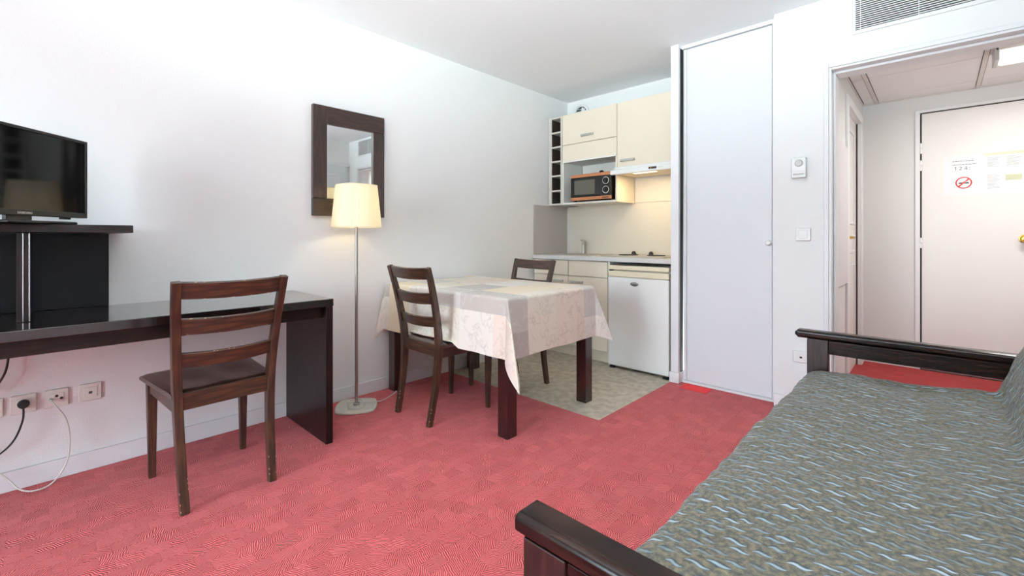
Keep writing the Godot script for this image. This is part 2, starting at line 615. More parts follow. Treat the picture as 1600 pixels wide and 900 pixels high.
# ------------------------------------------------------------------ the room
func shell() -> void:
	# carpet: the living room without the kitchen corner
	var s := S()
	box(s, Vector3(1.41, -0.1, -3.40), Vector3(3.63, 0, 2.6))
	box(s, Vector3(0, -0.1, -2.275), Vector3(1.41, 0, 2.6))
	struct("floor", s, M.carpet, "red ribbed carpet of the living room", self, "floor")
	struct("floor", B(Vector3(0, -0.1, -3.884), Vector3(1.41, 0.0, -2.275)), M.lino, "grey vinyl floor in front of the kitchenette", self, "floor")
	struct("ceiling", B(Vector3(-0.15, 2.5, -3.26), Vector3(3.78, 2.65, 2.75)), M.ceiling, "plain white ceiling of the living room", self, "ceiling")
	struct("ceiling", B(Vector3(-0.15, 2.5, -4.03), Vector3(2.2, 2.65, -3.2605)), M.ceiling, "white ceiling over the kitchenette and closet", self, "ceiling")
	struct("wall_left", B(Vector3(-0.15, 0, -4.03), Vector3(0, 2.5, 2.75)), M.wall, "long white wall behind the desk and dining table", self, "wall")
	struct("wall_back", B(Vector3(0, 0, -4.03), Vector3(2.2, 2.5, -3.885)), M.wall, "white wall at the back of the kitchenette niche", self, "wall")
	struct("wall_right", B(Vector3(3.63, 0, -3.26), Vector3(3.78, 2.5, 2.75)), M.wall, "white wall behind the sofa", self, "wall")
	# wall with the doorway to the hall
	s = S()
	box(s, Vector3(2.096, 0, -3.40), Vector3(2.385, 2.5, -3.25))
	box(s, Vector3(2.385, 2.085, -3.40), Vector3(3.365, 2.5, -3.25))
	box(s, Vector3(3.365, 0, -3.40), Vector3(3.78, 2.5, -3.25))
	struct("wall_entrance", s, M.wall, "white wall with the doorway to the hall", self, "wall")
	struct("wall_closet", B(Vector3(2.10, 0, -4.03), Vector3(2.2, 2.5, -3.40)), M.wall, "hidden inner side wall of the closet", self, "wall")
	# pier between the kitchenette and the closet, with its own plinth
	var pier := struct("wall_pier", B(Vector3(1.410, 0, -3.885), Vector3(1.470, 2.5, -3.255), 0.002), M.trim, "narrow white pier between kitchenette and closet", self, "wall")
	put("plinth", B(Vector3(1.402, 0, -3.40), Vector3(1.478, 0.078, -3.243), 0.003), M.trim, pier)
	# window wall behind the camera: a wide balcony window
	s = S()
	box(s, Vector3(0, 0, 2.6), Vector3(0.85, 2.5, 2.75))
	box(s, Vector3(2.15, 0, 2.6), Vector3(3.63, 2.5, 2.75))
	box(s, Vector3(0.85, 2.3, 2.6), Vector3(2.15, 2.5, 2.75))
	box(s, Vector3(0.85, 0, 2.6), Vector3(2.15, 0.06, 2.75))
	struct("wall_window", s, M.wall, "wall with the balcony window behind the viewer", self, "wall")
	var w := struct("window_1", window_frame(), M.white, "wide white balcony window behind the viewer", self, "window")
	for i in 2:
		var x0 := 0.90 + i * 0.60
		var p := put("pane", B(Vector3(x0 + 0.05, 0.12, 2.67), Vector3(x0 + 0.55, 2.24, 2.676)), M.pane, w)
		p.set_meta("kind", "structure")
	# baseboards
	s = S()
	box(s, Vector3(0, 0, -2.275), Vector3(0.012, 0.086, 2.6), 0.003)
	box(s, Vector3(0, 0, -3.30), Vector3(0.012, 0.086, -2.275), 0.003)
	struct("baseboard_left", s, M.trim, "white baseboard along the long left wall", self, "baseboard")
	struct("baseboard_entrance", B(Vector3(2.096, 0, -3.25), Vector3(2.362, 0.082, -3.238), 0.003), M.trim, "short white baseboard beside the closet", self, "baseboard")
	struct("baseboard_right", B(Vector3(3.618, 0, -0.4), Vector3(3.63, 0.086, 2.6), 0.003), M.trim, "white baseboard of the sofa wall", self, "baseboard")
	# closet door leaf with its frame, top track and floor rail
	s = S()
	box(s, Vector3(1.505, 0.02, -3.345), Vector3(2.068, 2.468, -3.318), 0.002)
	var leaf := struct("door_1", s, M.door, "tall white closet door reaching the ceiling", self, "door")
	put("edge_profile", B(Vector3(1.484, 0.02, -3.347), Vector3(1.504, 2.468, -3.313), 0.003), M.trim, leaf)
	var kn := S()
	lathe(kn, [Vector2(0, 0), Vector2(0.019, 0), Vector2(0.02, 0.004), Vector2(0.010, 0.010), Vector2(0.009, 0.016), Vector2(0.016, 0.022), Vector2(0.017, 0.028), Vector2(0.012, 0.033), Vector2(0, 0.034)], 24, axis_to(Vector3.BACK, Vector3(2.050, 1.040, -3.318)))
	put("knob", kn, M.white, leaf)
	s = S()
	box(s, Vector3(2.072, 0, -3.36), Vector3(2.096, 2.5, -3.310), 0.002)
	struct("trim_1", s, M.trim, "white upright strip on the right of the closet door", self, "trim")
	struct("trim_2", B(Vector3(1.470, 2.474, -3.36), Vector3(2.096, 2.5, -3.306), 0.002), M.trim, "white top track of the closet door", self, "trim")
	struct("trim_3", B(Vector3(1.470, 0, -3.36), Vector3(2.096, 0.016, -3.300), 0.003), M.trim, "white floor rail of the closet door", self, "trim")
	struct("trim_4", B(Vector3(1.4702, 0.02, -3.330), Vector3(1.473, 2.474, -3.282)), M.dark, "thin dark strip on the pier side next to the closet door", self, "trim")  # thin dark strip laid on the side face of the pier
	# doorway casing
	s = S()
	frame_z(s, 2.362, 3.390, 0, 2.108, -3.2499, -3.238, 0.025, 0.025, 0, 0.025)
	frame_z(s, 2.3872, 3.3648, 0, 2.0828, -3.415, -3.242, 0.013, 0.013, 0, 0.014)
	frame_z(s, 2.4004, 3.3516, 0, 2.0686, -3.415, -3.30, 0.012, 0.012, 0, 0.014)
	struct("trim_5", s, M.trim, "white casing round the doorway to the hall", self, "trim")
	# panelled closet doors on the right wall, seen in the mirror
	for i in 3:
		var z1 := -3.19 + i * 0.62
		s = S()
		box(s, Vector3(3.602, 0.02, z1), Vector3(3.63, 2.13, z1 + 0.61), 0.003)
		var dd := struct("door_2" if i == 0 else ["door_5", "door_6"][i - 1], s, M.door, ["white panelled cupboard door nearest the hall doorway", "middle white panelled cupboard door behind the sofa", "white panelled cupboard door farthest from the hall"][i], self, "door")
		moulding(dd, 3.602, z1 + 0.1, z1 + 0.51, 1.05, 2.0)
		moulding(dd, 3.602, z1 + 0.1, z1 + 0.51, 0.12, 0.95)
	struct("trim_6", B(Vector3(3.60, 2.13, -3.25), Vector3(3.63, 2.165, -1.30), 0.004), M.trim, "white ledge above the panelled cupboard doors", self, "trim")
	# a newer, brighter carpet patch by the closet
	var pt := put("carpet_patch", B(Vector3(1.515, -0.002, -3.285), Vector3(1.70, 0.003, -3.165), 0.001), M.patch)
	tag(pt, "small bright red carpet patch in front of the closet", "carpet patch")

func moulding(parent: Node, x: float, z0: float, z1: float, y0: float, y1: float) -> void:
	var s := S()
	box(s, Vector3(x - 0.008, y0, z0 + 0.02), Vector3(x, y0 + 0.02, z1 - 0.02), 0.003)
	box(s, Vector3(x - 0.008, y1 - 0.02, z0 + 0.02), Vector3(x, y1, z1 - 0.02), 0.003)
	box(s, Vector3(x - 0.008, y0, z0), Vector3(x, y1, z0 + 0.02), 0.003)
	box(s, Vector3(x - 0.008, y0, z1 - 0.02), Vector3(x, y1, z1), 0.003)
	put("panel_moulding", s, M.trim, parent)

# four bars round a rectangle in the plane across z: uprights full height, rails between them
func frame_z(s: SurfaceTool, x0: float, x1: float, y0: float, y1: float, z0: float, z1: float, left: float, right: float, bottom: float, top: float, bev := 0.002) -> void:
	if left > 0.0:
		box(s, Vector3(x0, y0, z0), Vector3(x0 + left, y1, z1), bev)
	if right > 0.0:
		box(s, Vector3(x1 - right, y0, z0), Vector3(x1, y1, z1), bev)
	if bottom > 0.0:
		box(s, Vector3(x0 + left, y0, z0), Vector3(x1 - right, y0 + bottom, z1), bev)
	if top > 0.0:
		box(s, Vector3(x0 + left, y1 - top, z0), Vector3(x1 - right, y1, z1), bev)

func window_frame() -> SurfaceTool:
	var s := S()
	box(s, Vector3(0.85, 0.06, 2.63), Vector3(2.15, 0.12, 2.72), 0.004)
	box(s, Vector3(0.85, 2.24, 2.63), Vector3(2.15, 2.3, 2.72), 0.004)
	for i in 3:
		var x := 0.90 + i * 0.60
		box(s, Vector3(x - 0.05, 0.1, 2.635), Vector3(x + 0.05, 2.26, 2.715), 0.004)
	return s

# ------------------------------------------------------------------ entrance hall
func hall() -> void:
	struct("floor", B(Vector3(2.2, -0.1, -5.1), Vector3(3.8, 0, -3.40)), M.hallcarpet, "red carpet of the entrance hall", self, "floor")
	var s := S()
	box(s, Vector3(2.23, 0, -4.03), Vector3(2.38, 2.24, -3.40))
	box(s, Vector3(2.23, 0, -5.1), Vector3(2.38, 2.24, -4.80))
	box(s, Vector3(2.23, 2.05, -4.80), Vector3(2.38, 2.24, -4.03))
	struct("wall_hall_left", s, M.hallwall, "warm white left wall of the entrance hall", self, "wall")
	s = S()
	box(s, Vector3(2.38, 0, -5.1), Vector3(2.752, 2.3, -4.97))
	box(s, Vector3(2.752, 2.09, -5.1), Vector3(3.60, 2.3, -4.97))
	box(s, Vector3(3.60, 0, -5.1), Vector3(3.8, 2.3, -4.97))
	struct("wall_hall_back", s, M.hallwall, "warm white end wall of the hall", self, "wall")
	struct("wall_hall_right", B(Vector3(3.66, 0, -4.97), Vector3(3.8, 2.3, -3.40)), M.hallwall, "right wall of the entrance hall", self, "wall")
	# suspended ceiling: tiles in a metal grid
	var c := struct("ceiling", B(Vector3(2.2, 2.30, -5.1), Vector3(3.8, 2.40, -3.40)), M.hallwall, "suspended tile ceiling of the entrance hall", self, "ceiling")
	var xs := [2.38, 2.478, 3.080, 3.66]
	var zs := [-3.40, -3.545, -4.145, -4.745, -4.97]
	for i in 3:
		for j in 4:
			put("ceiling_tile", B(Vector3(xs[i] + 0.015, 2.226, zs[j + 1] + 0.0035), Vector3(xs[i + 1] - 0.015, 2.24, zs[j] - 0.0035), 0.001), M.ceilingtile, c)
	put("void", B(Vector3(2.381, 2.241, -4.969), Vector3(3.659, 2.25, -3.41)), M.dark, c)
	for x in [2.478, 3.080]:
		put("grid_bar", B(Vector3(x - 0.012, 2.219, -4.97), Vector3(x + 0.012, 2.226, -3.40), 0.001), M.tgrid, c)
	put("grid_bar", B(Vector3(2.38, 2.219, -4.97), Vector3(2.391, 2.226, -3.40), 0.001), M.tgrid, c)
	put("grid_bar", B(Vector3(2.392, 2.219, -4.97), Vector3(3.66, 2.226, -4.957), 0.001), M.tgrid, c)
	# bathroom door on the hall's left wall
	s = S()
	box(s, Vector3(2.30, 0.005, -4.785), Vector3(2.352, 2.035, -4.045), 0.002)
	var dd := struct("door_3", s, M.halldoor, "panelled door with brass handle on the hall's left wall", self, "door")
	for q in [[1.18, 1.93], [0.95, 1.10], [0.12, 0.87]]:
		var r := S()
		for e in [[q[0], q[0] + 0.022, -4.658, -4.172], [q[1] - 0.022, q[1], -4.658, -4.172], [q[0], q[1], -4.68, -4.658], [q[0], q[1], -4.172, -4.15]]:
			box(r, Vector3(2.352, e[0], e[2]), Vector3(2.360, e[1], e[3]), 0.003)
		put("panel_moulding", r, M.trim, dd)
	put("shadow_gap", B(Vector3(2.353, 0.0, -4.7852), Vector3(2.364, 2.035, -4.782)), M.rackdark, dd)
	var hs := S()
	cyl(hs, Vector3(2.352, 1.075, -4.11), Vector3(2.358, 1.075, -4.11), 0.026)
	cyl(hs, Vector3(2.352, 1.075, -4.11), Vector3(2.402, 1.075, -4.11), 0.010)
	tube(hs, [Vector3(2.40, 1.075, -4.10), Vector3(2.402, 1.075, -4.16), Vector3(2.40, 1.073, -4.235)], 0.0095)
	put("handle", hs, M.brass, dd)
	s = S()
	box(s, Vector3(2.3801, 0, -4.045), Vector3(2.395, 2.10, -3.965), 0.003)
	box(s, Vector3(2.3801, 0, -4.86), Vector3(2.395, 2.10, -4.785), 0.003)
	box(s, Vector3(2.3801, 2.035, -4.785), Vector3(2.395, 2.10, -4.045), 0.003)
	box(s, Vector3(2.29, 0, -4.0445), Vector3(2.380, 2.049, -4.031))
	box(s, Vector3(2.29, 0, -4.799), Vector3(2.380, 2.049, -4.7855))
	box(s, Vector3(2.29, 2.0355, -4.7855), Vector3(2.380, 2.049, -4.0445))
	struct("trim_7", s, M.trim, "white casing of the panelled hall door", self, "trim")
	# entrance door, flush and white
	var ed := struct("door_4", B(Vector3(2.762, 0.008, -5.02), Vector3(3.592, 2.082, -4.975), 0.002), M.halldoor, "flush white entrance door with two notices on it", self, "door")
	put("shadow_gap", B(Vector3(2.7525, 0.0, -5.03), Vector3(2.7615, 2.09, -4.976)), M.dark, ed)
	put("shadow_gap", B(Vector3(2.7535, 2.0825, -5.03), Vector3(3.6, 2.0895, -4.978)), M.dark, ed)
	for y in [1.80, 1.66, 1.03]:
		var h := S()
		cyl(h, Vector3(2.757, y - 0.042, -4.966), Vector3(2.757, y - 0.001, -4.966), 0.011)
		cyl(h, Vector3(2.757, y + 0.001, -4.966), Vector3(2.757, y + 0.042, -4.966), 0.011)
		put("hinge", h, M.trim, ed)
	var kb := S()
	lathe(kb, [Vector2(0, 0), Vector2(0.03, 0), Vector2(0.03, 0.006), Vector2(0.012, 0.01), Vector2(0.012, 0.03), Vector2(0.026, 0.042), Vector2(0.028, 0.055), Vector2(0.02, 0.066), Vector2(0, 0.07)], 28, axis_to(Vector3.BACK, Vector3(3.320, 1.065, -4.975)))
	put("door_knob", kb, M.brass, ed)
	s = S()
	frame_z(s, 2.722, 3.630, 0, 2.112, -4.9699, -4.958, 0.030, 0.030, 0, 0.022)
	struct("trim_8", s, M.trim, "white casing of the entrance door", self, "trim")
	struct("trim_9", B(Vector3(2.752, 0, -4.972), Vector3(3.60, 0.007, -4.945), 0.001), M.dark, "dark threshold strip under the entrance door", self, "trim")
	s = S()
	box(s, Vector3(2.38, 0, -4.97), Vector3(2.722, 0.075, -4.956), 0.003)
	struct("baseboard_hall_back", s, M.trim, "short white baseboard left of the entrance door", self, "baseboard")
	struct("baseboard_hall_left", B(Vector3(2.38, 0, -4.956), Vector3(2.394, 0.075, -4.86), 0.003), M.trim, "white baseboard stub in the hall's far left corner", self, "baseboard")
	# flat board on the hall wall
	var bd := put("wall_board", B(Vector3(2.380, 0.752, -3.955), Vector3(2.396, 1.708, -3.43), 0.003), M.board)
	tag(bd, "pale grey flat board on the hall's left wall beside the panelled door", "wall board")
	# notices taped to the entrance door
	notice("notice", Rect2(2.895, 1.412, 0.213, 0.300), "white sheet with a red no smoking sign on the entrance door", 0)
	notice("notice", Rect2(3.116, 1.412, 0.300, 0.305), "wide white sheet with small tables of text right of the no smoking notice", 1)
	# ceiling light
	var t := thing("ceiling_light", "bright white box light on the hall ceiling", "ceiling light", Vector3(3.36, 2.226, -4.05))
	put("housing", B(Vector3(-0.25, -0.03, -0.09), Vector3(0.25, 0, 0.09), 0.004), M.white, t)
	put("diffuser", B(Vector3(-0.232, -0.085, -0.085), Vector3(0.232, -0.03, 0.085), 0.012), M.halllamp, t)
	for x in [-0.244, 0.244]:
		put("end_cap", B(Vector3(x - 0.011, -0.088, -0.09), Vector3(x + 0.011, -0.002, 0.09), 0.004), M.plasticgrey, t)
	var al := AreaLight3D.new()
	al.name = "hall_light"
	al.area_size = Vector2(0.45, 0.16)
	al.light_energy = 3.3
	al.light_color = Color(0.99, 0.985, 0.96)
	al.area_range = 8.0
	al.shadow_enabled = true
	al.position = Vector3(3.36, 2.13, -4.05)
	al.rotation.x = -PI / 2
	add_child(al)

func notice(called: String, r: Rect2, label: String, which: int) -> void:
	var w := int(r.size.x * 1400)
	var h := int(r.size.y * 1400)
	var im := Image.create(w, h, false, Image.FORMAT_RGB8)
	im.fill(rgb(240, 240, 241))
	var rng := RandomNumberGenerator.new()
	rng.seed = 40 + which
	if which == 0:
		for row in [0.13, 0.22]:
			var x := 0.22
			while x < 0.77:
				var l := rng.randf_range(0.02, 0.08)
				im.fill_rect(Rect2i(int(x * w), int(row * h), int(l * w), 6), rgb(90, 90, 95))
				x += l + 0.012
		# red ring with a slash
		var c := Vector2(w * 0.51, h * 0.70)
		for y in h:
			for x in w:
				var p := Vector2(x, y) - c
				var d := p.length() / (w * 0.215)
				var on_bar := absf((p.x + p.y) / sqrt(2.0)) < w * 0.022 and d < 1.0
				if (d > 0.84 and d < 1.0) or on_bar:
					im.set_pixel(x, y, rgb(206, 52, 44))
				elif absf(p.y - w * 0.01) < w * 0.026 and absf(p.x) < w * 0.13:
					im.set_pixel(x, y, rgb(70, 66, 70))
	else:
		im.fill_rect(Rect2i(0, 0, w, int(h * 0.07)), rgb(236, 222, 196))
		for col in 3:
			for row in 9:
				var x0 := int((0.05 + col * 0.33) * w)
				im.fill_rect(Rect2i(x0, int((0.12 + row * 0.028) * h), int(rng.randf_range(0.14, 0.28) * w), 3), rgb(150, 148, 148))
		im.fill_rect(Rect2i(int(0.36 * w), int(0.57 * h), int(0.28 * w), int(0.14 * h)), rgb(206, 208, 176))
		for row in 12:
			im.fill_rect(Rect2i(int(0.05 * w), int((0.55 + row * 0.03) * h), int(rng.randf_range(0.12, 0.27) * w), 3), rgb(160, 156, 156))
			im.fill_rect(Rect2i(int(0.68 * w), int((0.55 + row * 0.03) * h), int(rng.randf_range(0.12, 0.27) * w), 3), rgb(168, 166, 168))
	var m := mat(Color.WHITE, 0.16)
	m.albedo_texture = ImageTexture.create_from_image(im)
	m.heightmap_enabled = true
	m.heightmap_scale = 0.25
	m.heightmap_texture = noise_tex(0.012, [], 70 + which, 128, 2)
	var s := S()
	var z := -4.9735
	quad(s, Vector3(r.position.x, r.position.y, z), Vector3(r.end.x, r.position.y, z), Vector3(r.end.x, r.end.y, z), Vector3(r.position.x, r.end.y, z), Vector3.BACK)
	var t := thing(called, label, "notice", Vector3.ZERO)
	put("backing", B(Vector3(r.position.x - 0.002, r.position.y - 0.002, -4.9748), Vector3(r.end.x + 0.002, r.end.y + 0.002, z - 0.0002)), M.white, t)
	put("print", s, m, t)
	if which == 0:
		var o := put_mesh("number", text_mesh("1 2 4 :", 0.034, 0.0006), M.ink, t)
		o.position = Vector3(r.position.x + 0.102, r.end.y - 0.098, z + 0.0002)

# ------------------------------------------------------------------ kitchenette
func bar_handle(parent: Node, c: Vector3, length := 0.135) -> void:
	var s := S()
	var h := length / 2
	box(s, c + Vector3(-h, -0.010, 0.012), c + Vector3(h, 0.010, 0.024), 0.004)
	box(s, c + Vector3(-h, -0.010, 0), c + Vector3(-h + 0.014, 0.010, 0.016), 0.003)
	box(s, c + Vector3(h - 0.022, -0.010, 0), c + Vector3(h, 0.010, 0.016), 0.003)
	put("handle", s, M.steel, parent)

func kitchen() -> void:
	# splashbacks
	var o := put("splashback", B(Vector3(0.0, 0.909, -3.884), Vector3(0.010, 1.392, -3.322), 0.002), M.splashgrey)
	tag(o, "grey splashback panel on the side wall beside the tap", "splashback")
	o = put("splashback", B(Vector3(0.011, 0.909, -3.884), Vector3(1.41, 1.398, -3.872), 0.001), M.splash)
	tag(o, "beige lower splashback behind tap and hob", "splashback")
	o = put("splashback", B(Vector3(0.79, 1.400, -3.884), Vector3(1.41, 1.625, -3.872), 0.001), M.splash)
	tag(o, "beige upper splashback under the extractor hood", "splashback")
	o = put("corner_strip", B(Vector3(0.010, 0.909, -3.8718), Vector3(0.022, 1.380, -3.862), 0.002), M.trim)
	tag(o, "white corner strip between grey and beige splashbacks", "corner strip")
	# base cabinets
	var names := ["cream base cabinet by the side wall, partly behind the chair", "cream base cabinet next to the fridge"]
	for i in 2:
		var x0: float = [0.012, 0.420][i]
		var x1: float = [0.418, 0.832][i]
		var t := thing("base_cabinet", names[i], "cabinet", Vector3(0, 0, 0), 0, "base cabinets under the worktop")
		put("body", B(Vector3(x0, 0.10, -3.87), Vector3(x1, 0.872, -3.342)), M.carcass, t)
		put("plinth", B(Vector3(x0, 0, -3.40), Vector3(x1, 0.10, -3.375)), M.cream_dark, t)
		put("drawer_front", B(Vector3(x0 + 0.002, 0.732, -3.3415), Vector3(x1 - 0.002, 0.866, -3.322), 0.002), M.cream, t)
		var dr := put("door", B(Vector3(x0 + 0.002, 0.105, -3.3415), Vector3(x1 - 0.002, 0.727, -3.322), 0.002), M.cream, t)
		bar_handle(dr, Vector3([0.300, 0.515][i], 0.678, -3.322))
	o = put("cabinet_side_panel", B(Vector3(0.834, 0, -3.86), Vector3(0.852, 0.872, -3.322), 0.001), M.carcass)
	tag(o, "beige upright panel between base cabinet and fridge", "panel")
	# worktop
	var t := thing("worktop", "speckled light grey worktop across the kitchenette", "worktop")
	put("top", B(Vector3(0.011, 0.872, -3.871), Vector3(1.408, 0.910, -3.300), 0.004), M.worktop, t)
	# sink and tap
	t = thing("sink", "shallow steel sink let into the worktop under the tap", "sink")
	var s := S()
	box(s, Vector3(0.10, 0.9101, -3.80), Vector3(0.60, 0.914, -3.775), 0.001)
	box(s, Vector3(0.10, 0.9101, -3.40), Vector3(0.60, 0.914, -3.375), 0.001)
	box(s, Vector3(0.10, 0.9101, -3.775), Vector3(0.125, 0.914, -3.40), 0.001)
	box(s, Vector3(0.575, 0.9101, -3.775), Vector3(0.60, 0.914, -3.40), 0.001)
	put("rim", s, M.steel, t)
	put("bowl", B(Vector3(0.125, 0.9101, -3.775), Vector3(0.575, 0.9115, -3.40)), M.steel, t)
	t = thing("tap", "small upright steel tap at the back of the worktop", "tap", Vector3(0.241, 0.910, -3.822))
	s = S()
	cyl(s, Vector3(0, 0, 0), Vector3(0, 0.115, 0), 0.016)
	put("body", s, M.steel, t)
	s = S()
	tube(s, smooth_path([Vector3(0.007, 0.09, 0.010), Vector3(0.034, 0.105, 0.050), Vector3(0.073, 0.10, 0.108), Vector3(0.078, 0.085, 0.116)], 4), 0.009)
	put("spout", s, M.steel, t)
	s = S()
	cyl(s, Vector3(0, 0.115, 0), Vector3(0, 0.135, 0), 0.017, 20, 0.013)
	box(s, Vector3(-0.006, 0.130, -0.005), Vector3(0.006, 0.142, 0.05), 0.003)
	put("lever", s, M.steel, t)
	# hob
	t = thing("hob", "low two ring electric hob with black knobs on the worktop", "hob", Vector3(0, 0.9101, 0))
	put("plate", B(Vector3(0.72, 0, -3.845), Vector3(1.30, 0.008, -3.375), 0.003), M.steel, t)
	for q in [[0.86, -3.62, 0.085], [1.12, -3.62, 0.075]]:
		s = S()
		cyl(s, Vector3(q[0], 0.008, q[1]), Vector3(q[0], 0.014, q[1]), q[2], 36)
		put("ring", s, M.dark, t)
	for x in [0.815, 0.985]:
		s = S()
		cyl(s, Vector3(x, 0.008, -3.80), Vector3(x, 0.030, -3.80), 0.022, 20, 0.019)
		box(s, Vector3(x - 0.005, 0.028, -3.82), Vector3(x + 0.005, 0.038, -3.78), 0.002)
		put("knob", s, M.black, t)
	# fridge
	t = thing("refrigerator", "small white fridge under the right end of the worktop", "refrigerator")
	put("body", B(Vector3(0.866, 0.018, -3.84), Vector3(1.386, 0.842, -3.312), 0.004), M.fridge, t)
	var dr := put("door", B(Vector3(0.866, 0.022, -3.310), Vector3(1.390, 0.752, -3.268), 0.010), M.fridge, t)
	var grip := put("grip_trim", B(Vector3(0.866, 0.7525, -3.310), Vector3(1.390, 0.802, -3.270), 0.008), M.fridgetrim, t)
	put("hinge_cover", B(Vector3(0.872, 0.803, -3.305), Vector3(0.905, 0.811, -3.272), 0.002), M.black, grip)
	put("top_trim", B(Vector3(0.866, 0.809, -3.312), Vector3(1.388, 0.846, -3.274), 0.006), M.fridgetrim, t)
	put("foot", B(Vector3(0.88, 0, -3.30), Vector3(0.92, 0.018, -3.27), 0.002), M.black, t)
	put("foot", B(Vector3(1.34, 0, -3.30), Vector3(1.38, 0.018, -3.27), 0.002), M.black, t)
	s = S()
	lathe(s, [Vector2(0, 0), Vector2(1.0, 0), Vector2(1.0, 0.0012), Vector2(0.92, 0.002), Vector2(0, 0.002)], 40, Transform3D(Basis(Vector3(0.036, 0, 0), Vector3(0, 0, 1), Vector3(0, -0.017, 0)), Vector3(1.105, 0.702, -3.268)))
	var badge := put("badge", s, M.silver, dr)
	badge.set_meta("label", "oval silver badge with a dark swoosh")
	s = S()
	tube(s, smooth_path([Vector3(1.078, 0.708, -3.2655), Vector3(1.090, 0.694, -3.2655), Vector3(1.112, 0.689, -3.2655), Vector3(1.134, 0.698, -3.2655)], 6), 0.0018, 6)
	tube(s, smooth_path([Vector3(1.086, 0.709, -3.2655), Vector3(1.098, 0.700, -3.2655), Vector3(1.122, 0.701, -3.2655)], 6), 0.0013, 6)
	put("badge_mark", s, M.ink, badge)
	# wine rack
	t = thing("wine_rack", "narrow open bottle rack with six dark compartments at the wall", "rack")
	put("side_panel", B(Vector3(0.010, 1.395, -3.88), Vector3(0.046, 2.268, -3.55), 0.001), M.rackwood, t)
	put("side_panel", B(Vector3(0.158, 1.395, -3.88), Vector3(0.176, 2.268, -3.55), 0.001), M.rackwood, t)
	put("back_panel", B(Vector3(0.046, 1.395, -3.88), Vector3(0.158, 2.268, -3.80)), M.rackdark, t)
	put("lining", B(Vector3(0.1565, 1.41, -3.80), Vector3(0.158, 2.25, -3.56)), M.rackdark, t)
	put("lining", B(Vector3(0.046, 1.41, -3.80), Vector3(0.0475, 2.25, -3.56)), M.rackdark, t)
	for y in [1.395, 1.528, 1.676, 1.818, 1.961, 2.105, 2.252]:
		put("shelf", B(Vector3(0.0475, y, -3.80), Vector3(0.1565, y + 0.016, -3.55)), M.rackwood, t)
	# upper cabinet with the microwave niche
	t = thing("wall_cabinet", "cream wall cabinet with lift door above the microwave niche", "cabinet", Vector3.ZERO, 0, "wall cabinets of the kitchenette")
	s = S()
	box(s, Vector3(0.178, 1.808, -3.88), Vector3(0.782, 2.265, -3.571))
	box(s, Vector3(0.178, 1.395, -3.88), Vector3(0.194, 1.808, -3.553), 0.001)
	box(s, Vector3(0.194, 1.395, -3.88), Vector3(0.768, 1.413, -3.553), 0.001)
	box(s, Vector3(0.194, 1.413, -3.88), Vector3(0.768, 1.808, -3.868))
	put("body", s, M.carcass, t)
	put("side_panel", B(Vector3(0.768, 1.395, -3.88), Vector3(0.784, 1.808, -3.553), 0.001), M.cream, t)
	put("seam", B(Vector3(0.195, 1.413, -3.8678), Vector3(0.1985, 1.808, -3.8655)), M.voiddark, t)
	var lift := put("lift_door", B(Vector3(0.180, 1.976, -3.570), Vector3(0.782, 2.268, -3.551), 0.002), M.cream, t)
	bar_handle(lift, Vector3(0.475, 2.037, -3.551))
	var fl := put("fixed_front", B(Vector3(0.180, 1.812, -3.570), Vector3(0.782, 1.970, -3.551), 0.002), M.cream, t)
	put("edge_profile", B(Vector3(0.182, 1.800, -3.568), Vector3(0.780, 1.815, -3.545), 0.003), M.carcass, fl)
	t = thing("wall_cabinet", "tall cream wall cabinet above the extractor hood", "cabinet", Vector3.ZERO, 0, "wall cabinets of the kitchenette")
	put("body", B(Vector3(0.786, 1.690, -3.88), Vector3(1.392, 2.265, -3.571)), M.carcass, t)
	dr = put("door", B(Vector3(0.787, 1.692, -3.570), Vector3(1.392, 2.268, -3.551), 0.002), M.cream, t)
	bar_handle(dr, Vector3(0.893, 1.751, -3.551))
	# hood
	t = thing("extractor_hood", "slim white extractor hood with its light on", "hood")
	s = S()
	box(s, Vector3(0.788, 1.640, -3.88), Vector3(1.392, 1.689, -3.50), 0.002)
	put("body", s, M.white, t)
	put("visor", B(Vector3(0.765, 1.622, -3.500), Vector3(1.392, 1.664, -3.468), 0.004), M.white, t)
	put("underside", B(Vector3(0.80, 1.632, -3.86), Vector3(1.38, 1.6395, -3.51)), M.cream_dark, t)
	var ctl := put("control_window", B(Vector3(1.126, 1.638, -3.4685), Vector3(1.196, 1.656, -3.4665), 0.001), M.rackdark, t)
	put("slider", B(Vector3(1.142, 1.640, -3.4664), Vector3(1.150, 1.650, -3.4655)), M.brass, ctl)
	s = S()
	for x in [1.215, 1.222, 1.229, 1.239, 1.246]:
		box(s, Vector3(x, 1.643, -3.468), Vector3(x + 0.004, 1.650, -3.4676))
	put("lettering", s, M.plasticgrey, t)
	put("lamp", B(Vector3(0.94, 1.628, -3.60), Vector3(1.14, 1.6318, -3.52), 0.002), M.hoodlamp, t)
	var al := AreaLight3D.new()
	al.name = "hood_light"
	al.area_size = Vector2(0.2, 0.08)
	al.light_energy = 0.5
	al.light_color = Color(1.0, 0.88, 0.66)
	al.area_range = 6.0
	al.shadow_enabled = true
	al.position = Vector3(1.04, 1.626, -3.56)
	al.rotation.x = -PI / 2
	add_child(al)
	# microwave
	t = thing("microwave", "black microwave with copper trim standing in the niche", "microwave", Vector3(0.530, 1.4132, -3.515))
	put("body", B(Vector3(-0.214, 0.010, -0.32), Vector3(0.214, 0.246, -0.012), 0.004), M.black, t)
	for x in [-0.19, 0.19]:
		put("foot", B(Vector3(x - 0.012, 0, -0.04), Vector3(x + 0.012, 0.010, -0.016)), M.rubber, t)
	dr = put("door", B(Vector3(-0.218, 0.040, -0.012), Vector3(0.106, 0.220, 0.006), 0.003), M.black, t)
